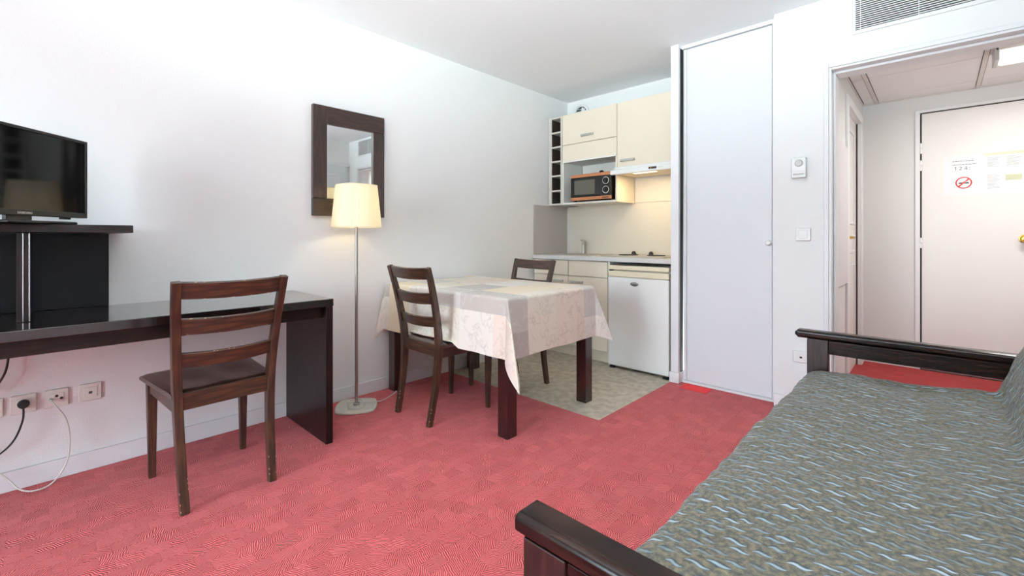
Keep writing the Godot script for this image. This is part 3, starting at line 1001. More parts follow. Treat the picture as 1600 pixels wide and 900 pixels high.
	put("window", B(Vector3(-0.175, 0.062, 0.0058), Vector3(0.052, 0.196, 0.0072), 0.001), M.ovenglass, dr)
	var tr := put("trim_strip", B(Vector3(-0.218, 0.221, -0.012), Vector3(0.105, 0.252, 0.008), 0.004), M.copper, t)
	tr = put("trim_strip", B(Vector3(0.107, 0.221, -0.012), Vector3(0.218, 0.252, 0.008), 0.004), M.copper, t)
	tr = put("trim_strip", B(Vector3(-0.218, 0.008, -0.012), Vector3(0.105, 0.039, 0.008), 0.004), M.copper, t)
	tr = put("trim_strip", B(Vector3(0.107, 0.008, -0.012), Vector3(0.218, 0.039, 0.008), 0.004), M.copper, t)
	s = S()
	for i in 7:
		box(s, Vector3(0.128 + i * 0.010, 0.017, 0.0079), Vector3(0.135 + i * 0.010, 0.029, 0.0086))
	put("lettering", s, M.rackdark, tr)
	var pn := put("control_panel", B(Vector3(0.107, 0.040, -0.012), Vector3(0.218, 0.220, 0.005), 0.002), M.dark, t)
	for y in [0.175, 0.092]:
		s = S()
		cyl(s, Vector3(0.165, y, 0.005), Vector3(0.165, y, 0.022), 0.026, 28, 0.023)
		box(s, Vector3(0.161, y - 0.022, 0.022), Vector3(0.169, y + 0.022, 0.027), 0.002)
		var kn := put("knob", s, M.black, t)
		s = S()
		var ring := []
		for k in 33:
			ring.append(Vector3(0.165 + 0.031 * cos(TAU * k / 32), y + 0.031 * sin(TAU * k / 32), 0.0062))
		tube(s, ring, 0.0022, 6)
		put("dial_ring", s, M.white, kn)
	s = S()
	lathe(s, [Vector2(0, 0), Vector2(0.022, 0), Vector2(0.024, 0.008), Vector2(0.018, 0.020), Vector2(0.008, 0.026), Vector2(0, 0.027)], 24, Transform3D(Basis.IDENTITY, Vector3(0.615, 1.6655, -3.57)))
	o = put("rounded_gadget", s, M.rubber)
	tag(o, "small black rounded object lying on top of the microwave", "gadget")
	# round air outlet high on the back wall
	t = thing("air_vent", "round white air outlet above the wall cabinets", "vent", Vector3(0.178, 2.355, -3.885))
	s = S()
	lathe(s, [Vector2(0.070, 0.0), Vector2(0.096, 0.0), Vector2(0.097, 0.012), Vector2(0.090, 0.020), Vector2(0.078, 0.022), Vector2(0.070, 0.014), Vector2(0.070, 0.0)], 48, axis_to(Vector3.BACK, Vector3.ZERO))
	put("ring", s, M.white, t)
	s = S()
	lathe(s, [Vector2(0, 0.004), Vector2(0.07, 0.004)], 40, axis_to(Vector3.BACK, Vector3.ZERO))
	put("opening", s, M.dark, t)
	for k in 5:
		s = S()
		var y := 0.045 - k * 0.022
		var hw := sqrt(maxf(0.0049 - y * y, 0.0)) * 0.98
		box(s, Vector3(-hw, y - 0.003, 0.005), Vector3(hw, y + 0.003, 0.018), 0.001)
		put("slat", s, M.plasticgrey, t)
	s = S()
	for k in 13:
		var a := 0.25 + k * 0.2
		var r0 := 0.018
		tri(s, Vector3(0, 0, 0.020), Vector3(sin(a) * 0.062, cos(a) * 0.062, 0.020), Vector3(sin(a + 0.2) * 0.062, cos(a + 0.2) * 0.062, 0.020), Vector3.BACK, Vector3.BACK, Vector3.BACK)
	box(s, Vector3(0.0, 0, 0.016), Vector3(0.07, 0.02, 0.0198), 0.001)
	put("cover", s, M.white, t)

# ------------------------------------------------------------------ desk, riser and television
func desk_and_tv() -> void:
	var t := thing("desk", "long glossy dark brown desk along the left wall", "desk")
	put("desk_top", B(Vector3(0.012, 0.716, -1.072), Vector3(0.562, 0.755, 1.30), 0.003), M.desk, t)
	put("side_panel", B(Vector3(0.014, 0, -1.070), Vector3(0.558, 0.715, -1.034), 0.002), M.desk_y, t)
	put("side_panel", B(Vector3(0.014, 0, 1.26), Vector3(0.558, 0.715, 1.296), 0.002), M.desk_y, t)
	put("apron", B(Vector3(0.500, 0.655, -1.033), Vector3(0.520, 0.715, 1.259), 0.002), M.desk_z, t)
	t = thing("desk_riser", "dark raised shelf on the desk carrying the television", "shelf")
	put("shelf", B(Vector3(0.014, 1.094, -0.284), Vector3(0.385, 1.126, 0.80), 0.002), M.desk_z, t)
	put("back_panel", B(Vector3(0.013, 0.756, -0.236), Vector3(0.030, 1.093, 0.78), 0.001), M.deskpanel, t)
	var sp := put("support", B(Vector3(0.10, 0.756, 0.014), Vector3(0.354, 1.093, 0.050), 0.001), M.desk_y, t)
	put("metal_edge", B(Vector3(0.354, 0.757, 0.0145), Vector3(0.3575, 1.092, 0.0185), 0.001), M.chrome, sp)
	put("metal_edge", B(Vector3(0.354, 0.757, 0.0310), Vector3(0.3575, 1.092, 0.0345), 0.001), M.chrome, sp)
	put("support", B(Vector3(0.10, 0.756, 0.70), Vector3(0.354, 1.093, 0.736), 0.001), M.desk_y, t)
	# television, turned into the room; local x runs along the screen, +z is the way it faces
	var d := Vector3(-0.742, 0, -0.670).normalized()
	var right := Vector3(0.150, 0, -0.152)
	t = thing("television", "black flat screen television angled on the desk riser", "television", right - d * 0.275)
	var face := Vector3(0.670, 0, -0.742).normalized()
	t.basis = Basis(d * -1.0, Vector3.UP, face)
	if t.basis.determinant() < 0:
		t.basis = Basis(d, Vector3.UP, face)
	var sx := 1.0 if t.basis.x.dot(d) > 0 else -1.0
	put("casing", B(Vector3(-0.275, 1.158, -0.030), Vector3(0.275, 1.492, 0.0), 0.004), M.black, t)
	put("back_cover", B(Vector3(-0.20, 1.19, -0.055), Vector3(0.20, 1.44, -0.029), 0.012), M.rubber, t)
	var sc := put("screen", B(Vector3(-0.262, 1.180, -0.002), Vector3(0.262, 1.480, 0.0006), 0.0), M.screen, t)
	var bz := S()
	frame_z(bz, -0.275, 0.275, 1.158, 1.492, 0.0001, 0.006, 0.013, 0.013, 0.022, 0.012)
	put("bezel", bz, M.black, t)
	var nm := put_mesh("lettering", text_mesh("SAMSUNG", 0.012, 0.0008, true), M.silver, t)
	nm.position = Vector3(0, 1.168, 0.0065)
	put("foot_tab", B(Vector3(0.19 * sx - 0.02, 1.150, -0.022), Vector3(0.19 * sx + 0.02, 1.158, -0.008), 0.001), M.rubber, t)
	var st := S()
	box(st, Vector3(-0.05, 1.134, -0.03), Vector3(0.05, 1.162, -0.012), 0.004)
	box(st, Vector3(-0.14, 1.1262, -0.09), Vector3(0.14, 1.138, 0.08), 0.005)
	put("stand", st, M.black, t)

# ------------------------------------------------------------------ things on the walls
func outlet(z: float, label: String, insert: int) -> void:
	var t := thing("wall_outlet", label, "outlet", Vector3(0, 0.360, z), 0, "outlets under the desk")
	put("frame", B(Vector3(0, -0.040, -0.040), Vector3(0.009, 0.040, 0.040), 0.004), M.plate, t)
	put("insert", B(Vector3(0.009, -0.023, -0.023), Vector3(0.0115, 0.023, 0.023), 0.001), M.plate, t)
	var s := S()
	if insert == 1:
		lathe(s, [Vector2(0.021, 0.0), Vector2(0.021, 0.002), Vector2(0.019, 0.002)], 28, axis_to(Vector3.RIGHT, Vector3(0.0115, 0, 0)))
		put("socket_ring", s, M.plate, t)
	elif insert == 2:
		for q in [[0.010, 0.0], [-0.002, -0.015]]:
			cyl(s, Vector3(0.011, q[0], q[1]), Vector3(0.0135, q[0], q[1]), 0.0055, 16)
		put("jack", s, M.rackdark, t)
	elif insert == 3:
		box(s, Vector3(0.0112, -0.007, -0.006), Vector3(0.0122, 0.004, 0.006))
		put("jack", s, M.ink, t)

func wall_things() -> void:
	outlet(0.132, "wall outlet nearest the left picture edge under the desk", 0)
	outlet(0.036, "wall outlet under the desk with a black plug in it", 1)
	outlet(-0.064, "aerial outlet under the desk with a white cable in it", 2)
	outlet(-0.174, "data outlet under the desk with one small square jack", 3)
	# black plug with its cord
	var t := thing("power_cord", "black plug and cord hanging from the wall outlet", "cord")
	var s := S()
	cyl(s, Vector3(0.0138, 0.362, 0.036), Vector3(0.040, 0.362, 0.036), 0.019, 20, 0.015)
	put("plug", s, M.rubber, t)
	s = S()
	tube(s, smooth_path([Vector3(0.036, 0.350, 0.036), Vector3(0.045, 0.30, 0.038), Vector3(0.045, 0.23, 0.060), Vector3(0.042, 0.185, 0.095), Vector3(0.040, 0.175, 0.13), Vector3(0.035, 0.22, 0.22), Vector3(0.03, 0.40, 0.33), Vector3(0.03, 0.69, 0.36)], 8), 0.0035)
	put("cord", s, M.rubber, t)
	t = thing("aerial_cable", "white aerial cable looping from the outlet to the floor", "cable")
	s = S()
	cyl(s, Vector3(0.0122, 0.357, -0.046), Vector3(0.034, 0.357, -0.046), 0.0065, 14)
	put("plug", s, M.cable, t)
	s = S()
	tube(s, smooth_path([Vector3(0.032, 0.357, -0.046), Vector3(0.050, 0.335, -0.060), Vector3(0.055, 0.27, -0.092), Vector3(0.055, 0.17, -0.104), Vector3(0.060, 0.075, -0.092), Vector3(0.075, 0.014, -0.050), Vector3(0.085, 0.0045, 0.000), Vector3(0.070, 0.02, 0.045), Vector3(0.045, 0.075, 0.085), Vector3(0.035, 0.105, 0.12), Vector3(0.03, 0.11, 0.20), Vector3(0.03, 0.30, 0.30), Vector3(0.03, 0.70, 0.31)], 8), 0.0032)
	put("cord", s, M.cable, t)
	s = S()
	tube(s, smooth_path([Vector3(0.03, 0.70, 0.075), Vector3(0.035, 0.58, 0.078), Vector3(0.04, 0.50, 0.092), Vector3(0.04, 0.45, 0.13), Vector3(0.03, 0.47, 0.2), Vector3(0.03, 0.70, 0.24)], 8), 0.004)
	var o := put("hanging_cord", s, M.rackdark)
	tag(o, "short brown cord looping down behind the desk at the left edge", "cord")
	# mirror
	t = thing("wall_mirror", "upright wall mirror in a broad dark wood frame", "mirror", Vector3(0, 0, 0))
	put("stile", B(Vector3(0.001, 1.325, -1.276), Vector3(0.032, 1.912, -1.188), 0.002), M.frame_y, t)
	put("rail", B(Vector3(0.001, 1.800, -1.685), Vector3(0.032, 1.912, -1.2775), 0.002), M.frame_z, t)
	put("stile", B(Vector3(0.001, 1.213, -1.685), Vector3(0.032, 1.7985, -1.600), 0.002), M.frame_y, t)
	put("rail", B(Vector3(0.001, 1.213, -1.5985), Vector3(0.032, 1.3235, -1.188), 0.002), M.frame_z, t)
	put("mirror_glass", B(Vector3(0.002, 1.32, -1.602), Vector3(0.016, 1.805, -1.274)), M.mirror, t)
	# ventilation grille over the doorway
	t = thing("ventilation_grille", "white ventilation grille with many slats above the hall doorway", "grille", Vector3(2.515, 2.266, -3.25))
	s = S()
	frame_z(s, -0.018, 0.835, -0.022, 0.224, 0.0001, 0.010, 0.018, 0.018, 0.022, 0.019)
	put("frame", s, M.trim, t)
	put("duct", B(Vector3(0, 0, 0.0003), Vector3(0.817, 0.205, 0.0012)), M.voiddark, t)
	for k in 17:
		var y := 0.0075 + k * 0.0122
		put("slat", B(Vector3(0, y - 0.0026, 0.0014), Vector3(0.817, y + 0.0026, 0.0085), 0.001), M.trim, t)
	for x in [0.022, 0.27, 0.545, 0.79]:
		put("brace", B(Vector3(x - 0.0015, 0, 0.0012), Vector3(x + 0.0015, 0.205, 0.0080)), M.trim, t)
	# thermostat, switch and data outlet right of the closet
	t = thing("thermostat", "white room thermostat with round dial high beside the closet", "thermostat", Vector3(2.236, 1.505, -3.25))
	put("body", B(Vector3(-0.040, -0.064, 0), Vector3(0.040, 0.064, 0.030), 0.006), M.white, t)
	s = S()
	cyl(s, Vector3(0.002, 0.026, 0.030), Vector3(0.002, 0.026, 0.037), 0.022, 28, 0.019)
	put("dial", s, M.plasticgrey, t)
	put("button", B(Vector3(-0.030, -0.026, 0.0295), Vector3(-0.004, -0.016, 0.033), 0.001), M.white, t)
	put("button", B(Vector3(0.004, -0.026, 0.0295), Vector3(0.030, -0.016, 0.033), 0.001), M.white, t)
	put("label_strip", B(Vector3(-0.030, -0.046, 0.0295), Vector3(0.030, -0.036, 0.0325), 0.001), M.plasticgrey, t)
	t = thing("light_switch", "white light switch on the wall below the thermostat", "switch", Vector3(2.256, 1.094, -3.25))
	put("frame", B(Vector3(-0.040, -0.040, 0), Vector3(0.040, 0.040, 0.009), 0.004), M.white, t)
	put("rocker", B(Vector3(-0.024, -0.024, 0.009), Vector3(0.024, 0.024, 0.013), 0.002), M.white, t)
	t = thing("data_outlet", "white outlet with small dark jack low beside the sofa arm", "outlet", Vector3(2.242, 0.338, -3.25))
	put("frame", B(Vector3(-0.040, -0.036, 0), Vector3(0.040, 0.036, 0.009), 0.004), M.white, t)
	put("insert", B(Vector3(-0.022, -0.022, 0.009), Vector3(0.022, 0.022, 0.0115), 0.001), M.white, t)
	put("jack", B(Vector3(-0.003, -0.008, 0.0112), Vector3(0.010, 0.003, 0.0122)), M.ink, t)

# ------------------------------------------------------------------ floor lamp
func lamp() -> void:
	var c := Vector3(0.185, 0, -1.395)
	var t := thing("floor_lamp", "floor lamp with cream shade glowing beside the desk", "lamp", c)
	var s := S()
	lathe(s, [Vector2(0, 0), Vector2(0.146, 0), Vector2(0.150, 0.004), Vector2(0.148, 0.012), Vector2(0.140, 0.016), Vector2(0, 0.018)], 64, Transform3D(Basis(Vector3.UP, 0.2), Vector3.ZERO), 1.35)
	put("base", s, M.lampbase, t)
	s = S()
	cyl(s, Vector3(0, 0.016, 0), Vector3(0, 1.16, 0), 0.0095)
	cyl(s, Vector3(0, 0.016, 0), Vector3(0, 0.03, 0), 0.02)
	cyl(s, Vector3(0, 1.145, 0), Vector3(0, 1.19, 0), 0.018)
	put("pole", s, M.polesteel, t)
	# shade: square with bowed sides, one corner towards the room
	var turn := Transform3D(Basis(Vector3.UP, -deg_to_rad(38)), Vector3.ZERO)
	s = S()
	lathe(s, [Vector2(0.155, 1.138), Vector2(0.128, 1.408), Vector2(0.1255, 1.408), Vector2(0.1525, 1.138), Vector2(0.155, 1.138)], 96, turn, 1.35)
	var sh := put("lamp_shade", s, M.shade, t)
	s = S()
	for e in [[0.1545, 1.140], [0.1275, 1.406]]:
		var loop := []
		for k in 65:
			var a := TAU * k / 64
			var f: float = e[0] / pow(pow(absf(cos(a)), 1.35) + pow(absf(sin(a)), 1.35), 1.0 / 1.35)
			loop.append(turn * Vector3(cos(a) * f, e[1], sin(a) * f))
		tube(s, loop, 0.0022, 6)
	put("shade_rim", s, M.shade, sh)
	s = S()
	for k in 4:
		var a := TAU * k / 4
		tube(s, [turn * Vector3(cos(a) * 0.1545, 1.14, sin(a) * 0.1545), turn * Vector3(cos(a) * 0.1275, 1.406, sin(a) * 0.1275)], 0.0014, 6)
	put("shade_seam", s, M.shade, sh)
	s = S()
	lathe(s, [Vector2(0, 1.19), Vector2(0.013, 1.19), Vector2(0.014, 1.215), Vector2(0.028, 1.255), Vector2(0.024, 1.28), Vector2(0.010, 1.294), Vector2(0, 1.296)], 24)
	put("bulb", s, M.bulb, t)
	var ol := OmniLight3D.new()
	ol.name = "floor_lamp_light"
	ol.light_energy = 0.09
	ol.light_color = Color(1.0, 0.92, 0.74)
	ol.light_size = 0.03
	ol.omni_range = 12.0
	ol.omni_attenuation = 2.0
	ol.shadow_enabled = true
	ol.position = c + Vector3(0, 1.255, 0)
	add_child(ol)
	# cord: two slack turns round the pole, then off to the wall behind the chair
	s = S()
	var pts := []
	for k in 15:
		var a := 2.6 + k * 0.48
		var r := 0.065 + 0.022 * sin(k * 0.9)
		pts.append(Vector3(cos(a) * r, 0.0215 + 0.003 * (k % 2), sin(a) * r))
	pts.append_array([Vector3(0.05, 0.022, -0.10), Vector3(0.02, 0.004, -0.17), Vector3(-0.02, 0.004, -0.26), Vector3(-0.08, 0.004, -0.34), Vector3(-0.155, 0.02, -0.39), Vector3(-0.165, 0.12, -0.40), Vector3(-0.17, 0.30, -0.40)])
	tube(s, smooth_path(pts, 6), 0.003, 8)
	var p := put("cord", s, M.cable, t)

func added_fill_lamp() -> void:  # made-up fitting for the added fill light, out of view
	var t := thing("added_fill_lamp", "added white fill lamp with tilted head, unseen behind the viewer", "lamp", Vector3(UP_HEAD.x, 0, UP_HEAD.z))
	var s := S()
	lathe(s, [Vector2(0, 0), Vector2(0.13, 0), Vector2(0.13, 0.012), Vector2(0.02, 0.025), Vector2(0, 0.025)], 32)
	put("base", s, M.white, t)
	s = S()
	cyl(s, Vector3(0, 0.02, 0), Vector3(0, UP_HEAD.y - 0.02, 0), 0.012)
	put("pole", s, M.white, t)
	var tilt := axis_to(UP_AIM, Vector3(0, UP_HEAD.y, 0))
	s = S()
	lathe(s, [Vector2(0, -0.03), Vector2(0.05, -0.03), Vector2(0.09, 0.0), Vector2(0.10, 0.06), Vector2(0.097, 0.06), Vector2(0.086, 0.0), Vector2(0.05, -0.026), Vector2(0, -0.026)], 40, tilt)
	put("bowl", s, M.white, t)
	s = S()
	lathe(s, [Vector2(0.0, 0.045), Vector2(0.088, 0.045), Vector2(0.088, 0.050), Vector2(0, 0.051)], 32, tilt)
	put("fill_disc", s, M.halllamp, t)  # glowing face of the added lamp

# ------------------------------------------------------------------ dining table, cloth and chairs
func dining() -> void:
	var x0 := 0.035
	var x1 := 1.205
	var z1 := -1.715
	var z0 := -2.520
	var t := thing("dining_table", "dark wooden dining table under the patchwork cloth", "table")
	put("tabletop", B(Vector3(x0, 0.715, z0), Vector3(x1, 0.750, z1), 0.003), M.table, t)
	var s := S()
	box(s, Vector3(x0 + 0.03, 0.63, z0 + 0.03), Vector3(x1 - 0.03, 0.7145, z0 + 0.05))
	box(s, Vector3(x0 + 0.03, 0.63, z1 - 0.05), Vector3(x1 - 0.03, 0.7145, z1 - 0.03))
	put("apron", s, M.table, t)
	for a in [[x0 + 0.001, z0 + 0.001], [x0 + 0.001, z1 - 0.076], [x1 - 0.076, z0 + 0.001], [x1 - 0.076, z1 - 0.076]]:
		put("leg", B(Vector3(a[0], 0, a[1]), Vector3(a[0] + 0.075, 0.7145, a[1] + 0.075), 0.003), M.table, t)
	tablecloth(x0 - 0.004, x1 + 0.004, z0 - 0.004, z1 + 0.004)
	var ch := make_chair("dark wooden ladder back chair standing alone at the desk")
	ch.position = Vector3(0.478, 0, -0.549)
	ch.rotation.y = PI / 2 + 0.037
	var c2 := dup(ch, "dark wooden chair on the near side of the dining table by the lamp")
	c2.position = Vector3(0.602, 0, -1.782)
	c2.rotation.y = 0.0
	var c3 := dup(ch, "dark wooden ladder back chair on the kitchen side of the dining table")
	c3.position = Vector3(0.588, 0, -2.352)
	c3.rotation.y = PI - 0.06

func dup(root: Node3D, label: String) -> Node3D:
	var r: Node3D = root.duplicate()
	r.name = numbered("dining_chair")
	add_child(r)
	r.set_meta("label", label)
	return r

# local: front is -z, rear is +z, origin on the floor under the seat
func make_chair(label: String) -> Node3D:
	var t := thing("dining_chair", label, "chair", Vector3.ZERO, 0, "dark wooden chairs")
	# seat: saddled plank
	var s := S()
	var nu := 18
	var nv := 18
	var top := []
	for j in nv + 1:
		var v := -1.0 + 2.0 * j / nv      # -1 front, 1 rear
		var row := []
		for i in nu + 1:
			var u := -1.0 + 2.0 * i / nu
			var hw := lerpf(0.222, 0.190, (v + 1) / 2)
			var front := -0.228 - 0.014 * (1.0 - u * u)
			var z := lerpf(front, 0.192, (v + 1) / 2)
			var x := u * hw
			var dip := 0.012 * exp(-pow((absf(u) - 0.42) / 0.34, 2)) * exp(-pow((v - 0.15) / 0.62, 2))
			var edge := 0.006 * (pow(maxf(absf(u) - 0.86, 0) / 0.14, 2) + pow(maxf(absf(v) - 0.88, 0) / 0.12, 2))
			row.append(Vector3(x, 0.462 - dip - edge, z))
		top.append(row)
	for j in nv:
		for i in nu:
			var a: Vector3 = top[j][i]
			var b: Vector3 = top[j][i + 1]
			var c: Vector3 = top[j + 1][i + 1]
			var d: Vector3 = top[j + 1][i]
			tri(s, a, b, c, nrm(top, j, i), nrm(top, j, i + 1), nrm(top, j + 1, i + 1))
			tri(s, a, c, d, nrm(top, j, i), nrm(top, j + 1, i + 1), nrm(top, j + 1, i))
			var dn := Vector3(0, -1, 0)
			var y := 0.437
			quad(s, Vector3(a.x, y, a.z), Vector3(b.x, y, b.z), Vector3(c.x, y, c.z), Vector3(d.x, y, d.z), dn)
	for k in nu:
		for e in [[top[0][k], top[0][k + 1], Vector3(0, 0, -1)], [top[nv][k], top[nv][k + 1], Vector3(0, 0, 1)], [top[k][0], top[k + 1][0], Vector3(-1, 0, -0.08)], [top[k][nu], top[k + 1][nu], Vector3(1, 0, -0.08)]]:
			quad(s, e[0], e[1], Vector3(e[1].x, 0.437, e[1].z), Vector3(e[0].x, 0.437, e[0].z), e[2].normalized())
	put("seat", s, M.seat, t)
	for sd in [-1, 1]:
		# front leg, tapering
		s = S()
		sweep(s, [Vector3(sd * 0.184, 0, -0.188), Vector3(sd * 0.184, 0.40, -0.192), Vector3(sd * 0.184, 0.437, -0.192)], [Vector2(0.0125, 0.0125), Vector2(0.019, 0.019), Vector2(0.019, 0.019)], Vector3.RIGHT, 0.003)
		put("leg", s, M.chair_y, t)
		# rear leg and back post in one, bent backwards above and below
		s = S()
		var path := smooth_path([Vector3(sd * 0.160, 0, 0.248), Vector3(sd * 0.166, 0.22, 0.208), Vector3(sd * 0.172, 0.42, 0.192), Vector3(sd * 0.178, 0.56, 0.202), Vector3(sd * 0.188, 0.75, 0.240), Vector3(sd * 0.196, 0.905, 0.284)], 5)
		var hs := []
		for q in path.size():
			var f := float(q) / (path.size() - 1)
			hs.append(Vector2(0.0155, lerpf(0.015, 0.022, clampf(f * 2.4, 0, 1)) if f < 0.45 else lerpf(0.022, 0.013, (f - 0.45) / 0.55)))
		sweep(s, path, hs, Vector3.RIGHT, 0.003)
		put("back_post", s, M.chair_y, t)
		s = S()
		sweep(s, [Vector3(sd * 0.184, 0.408, -0.180), Vector3(sd * 0.174, 0.408, 0.185)], [Vector2(0.010, 0.028)], Vector3.RIGHT, 0.002)
		put("apron", s, M.chair_z, t)
	put("apron", B(Vector3(-0.168, 0.380, -0.205), Vector3(0.168, 0.436, -0.185), 0.002), M.chair_x, t)
	put("apron", B(Vector3(-0.160, 0.388, 0.182), Vector3(0.160, 0.456, 0.204), 0.002), M.chair_x, t)
	# three curved slats
	for q in [[0.872, 0.034, 0.183], [0.727, 0.033, 0.176], [0.590, 0.030, 0.168]]:
		s = S()
		var pts := []
		var zc := back_z(q[0])
		for k in 13:
			var u := -1.0 + 2.0 * k / 12
			pts.append(Vector3(u * q[2], q[0] - 0.006 * (1.0 - u * u), zc + 0.024 * (1.0 - u * u) - 0.004))
		var lean := Vector3(0, 1, (back_z(q[0] + 0.03) - back_z(q[0] - 0.03)) / 0.06).normalized()
		sweep(s, pts, [Vector2(q[1], 0.0085)], lean, 0.003)
		put("slat", s, M.chair_x, t)
	# pale chips where the varnish has worn off the edges
	s = S()
	var rng := RandomNumberGenerator.new()
	rng.seed = 61
	for q in [[0.872, 0.034, 0.183], [0.727, 0.033, 0.176], [0.590, 0.030, 0.168]]:
		for k in 7:
			var u := rng.randf_range(-0.92, 0.92)
			var e := 1.0 if rng.randf() < 0.5 else -1.0
			var y: float = q[0] - 0.006 * (1.0 - u * u) + e * (q[1] - 0.0012)
			var z: float = back_z(q[0] + e * 0.03) + 0.024 * (1.0 - u * u) - 0.004 + 0.0078
			var w := rng.randf_range(0.001, 0.005)
			box(s, Vector3(u * q[2] - w, y - 0.0009, z - 0.002), Vector3(u * q[2] + w, y + 0.0009, z + 0.0012))
	for sd in [-1, 1]:
		for k in 6:
			var y := rng.randf_range(0.005, 0.16)
			var f := y / 0.22
			var x: float = sd * lerpf(0.160, 0.166, f) + (0.0146 if k % 2 == 0 else -0.0146)
			var z := lerpf(0.248, 0.2085, f) + 0.0146
			box(s, Vector3(x - 0.001, y - 0.003, z - 0.002), Vector3(x + 0.001, y + 0.003, z + 0.001))
	put("wear_chips", s, M.chip, t).set_meta("kind", "stuff")
	return t

func back_z(y: float) -> float:
	return lerpf(0.202, 0.240, (y - 0.56) / 0.19) if y < 0.75 else lerpf(0.240, 0.284, (y - 0.75) / 0.155)

func nrm(g: Array, j: int, i: int) -> Vector3:
	var nj := g.size() - 1
	var ni: int = g[0].size() - 1
	var du: Vector3 = g[j][mini(i + 1, ni)] - g[j][maxi(i - 1, 0)]
	var dv: Vector3 = g[mini(j + 1, nj)][i] - g[maxi(j - 1, 0)][i]
	return dv.cross(du).normalized()

func tablecloth(x0: float, x1: float, z0: float, z1: float) -> void:
	var over := 0.335
	var top := 0.7535
	var step := 0.0125
	var nx := int(ceil((x1 - x0 + 2 * over) / step))
	var nz := int(ceil((z1 - z0 + 2 * over) / step))
	var nz_noise := FastNoiseLite.new()
	nz_noise.seed = 14
	nz_noise.frequency = 3.0
	nz_noise.fractal_octaves = 2
	var g := []
	for j in nz + 1:
		var row := []
		for i in nx + 1:
			var sx := lerpf(x0 - over, x1 + over, float(i) / nx)
			var sz := lerpf(z0 - over, z1 + over, float(j) / nz)
			row.append(cloth_point(sx, sz, x0, x1, z0, z1, top, nz_noise))
		g.append(row)
	var s := S()
	for j in nz:
		for i in nx:
			var uv := func(a: int, b: int) -> Vector2: return Vector2(float(a) / nx, float(b) / nz)
			var n00 := nrm(g, j, i)
			var n10 := nrm(g, j, i + 1)
			var n11 := nrm(g, j + 1, i + 1)
			var n01 := nrm(g, j + 1, i)
			tri(s, g[j][i], g[j][i + 1], g[j + 1][i + 1], n00, n10, n11, uv.call(i, j), uv.call(i + 1, j), uv.call(i + 1, j + 1))
			tri(s, g[j][i], g[j + 1][i + 1], g[j + 1][i], n00, n11, n01, uv.call(i, j), uv.call(i + 1, j + 1), uv.call(i, j + 1))
	var w := 1472
	var h := 1184
	var m := mat(Color.WHITE, 0.7)
	# patch borders in pixels, from the edges of the cloth
	m.albedo_texture = cloth_texture(w, h, [0, 130, 303, 491, 700, 909, 1130, 1361, w], [0, 160, 368, 594, 800, 996, h])
	m.rim_enabled = true
	m.rim = 0.15
	m.heightmap_enabled = true
	m.heightmap_scale = 0.03
	m.heightmap_texture = noise_tex(0.5, [], 50, 256, 2)
	var o := put("tablecloth", s, m)
	tag(o, "grey and beige patchwork tablecloth with sketched flowers hanging off the dining table", "tablecloth")

func cloth_point(sx: float, sz: float, x0: float, x1: float, z0: float, z1: float, top: float, nz: FastNoiseLite) -> Vector3:
	var cx := clampf(sx, x0, x1)
	var cz := clampf(sz, z0, z1)
	var ox := sx - cx
	var oz := sz - cz
	var drop := sqrt(ox * ox + oz * oz)
	var r := 0.010                         # bend over the edge
	var p := Vector3(cx, top, cz)
	if drop < 1e-5:
		p.y += 0.0012 * nz.get_noise_2d(sx * 1.3, sz * 1.3) + 0.0008
		return p
	var dir := Vector3(ox / drop, 0, oz / drop)
	var down := 0.0
	var out := 0.0
	var arc := r * PI / 2
	if drop < arc:
		out = r * sin(drop / r)
		down = r * (1.0 - cos(drop / r))
	else:
		out = r
		down = r + drop - arc
	var corner := minf(absf(ox), absf(oz)) / 0.335
	var f := clampf((down - r) / 0.33, 0, 1.5)
	var along := sz if absf(ox) > absf(oz) else sx
	out += 0.012 * f + f * 0.016 * nz.get_noise_2d(along * 0.9, 3.0 + absf(ox - oz) * 0.2) * (1.0 - corner)
	# at a corner the spare cloth gathers into a fold that stands away from the leg
	var q := 2.0 * minf(absf(ox), absf(oz)) / maxf(drop, 1e-4)
	var flare := 0.075
	var hang := 0.90
	if ox > 0.0 and oz < 0.0:
		flare = 0.040
		hang = 0.80
	elif ox < 0.0:
		flare = 0.040
		hang = 0.88
	out += q * q * f * flare
	down *= 1.0 - 0.02 * f
	down *= lerpf(1.0, hang, clampf(q * q * 0.5, 0, 1))
	p += dir * out
	if ox > 0.0 and oz > 0.0:
		p.x += 0.026 * q * q * f
	p.y -= down
	# on the wall side there is only a narrow slot to hang in
	if p.x < x0:
		p.x = x0 - 0.022 * (1.0 - exp(-(x0 - p.x) / 0.022))
	# where a chair seat is pushed under, the hem comes to rest on it
	if absf(ox) < 0.001 and absf(sx - 0.60) < 0.225:
		var rest := 0.470 - p.y
		if rest > 0.0:
			p.y = 0.470 + 0.002 * sin(rest * 90.0)
			if oz > 0.0:
				p.z += rest * 0.9
		if oz < 0.0:
			p.z = maxf(p.z, z0 - 0.011)
	return p

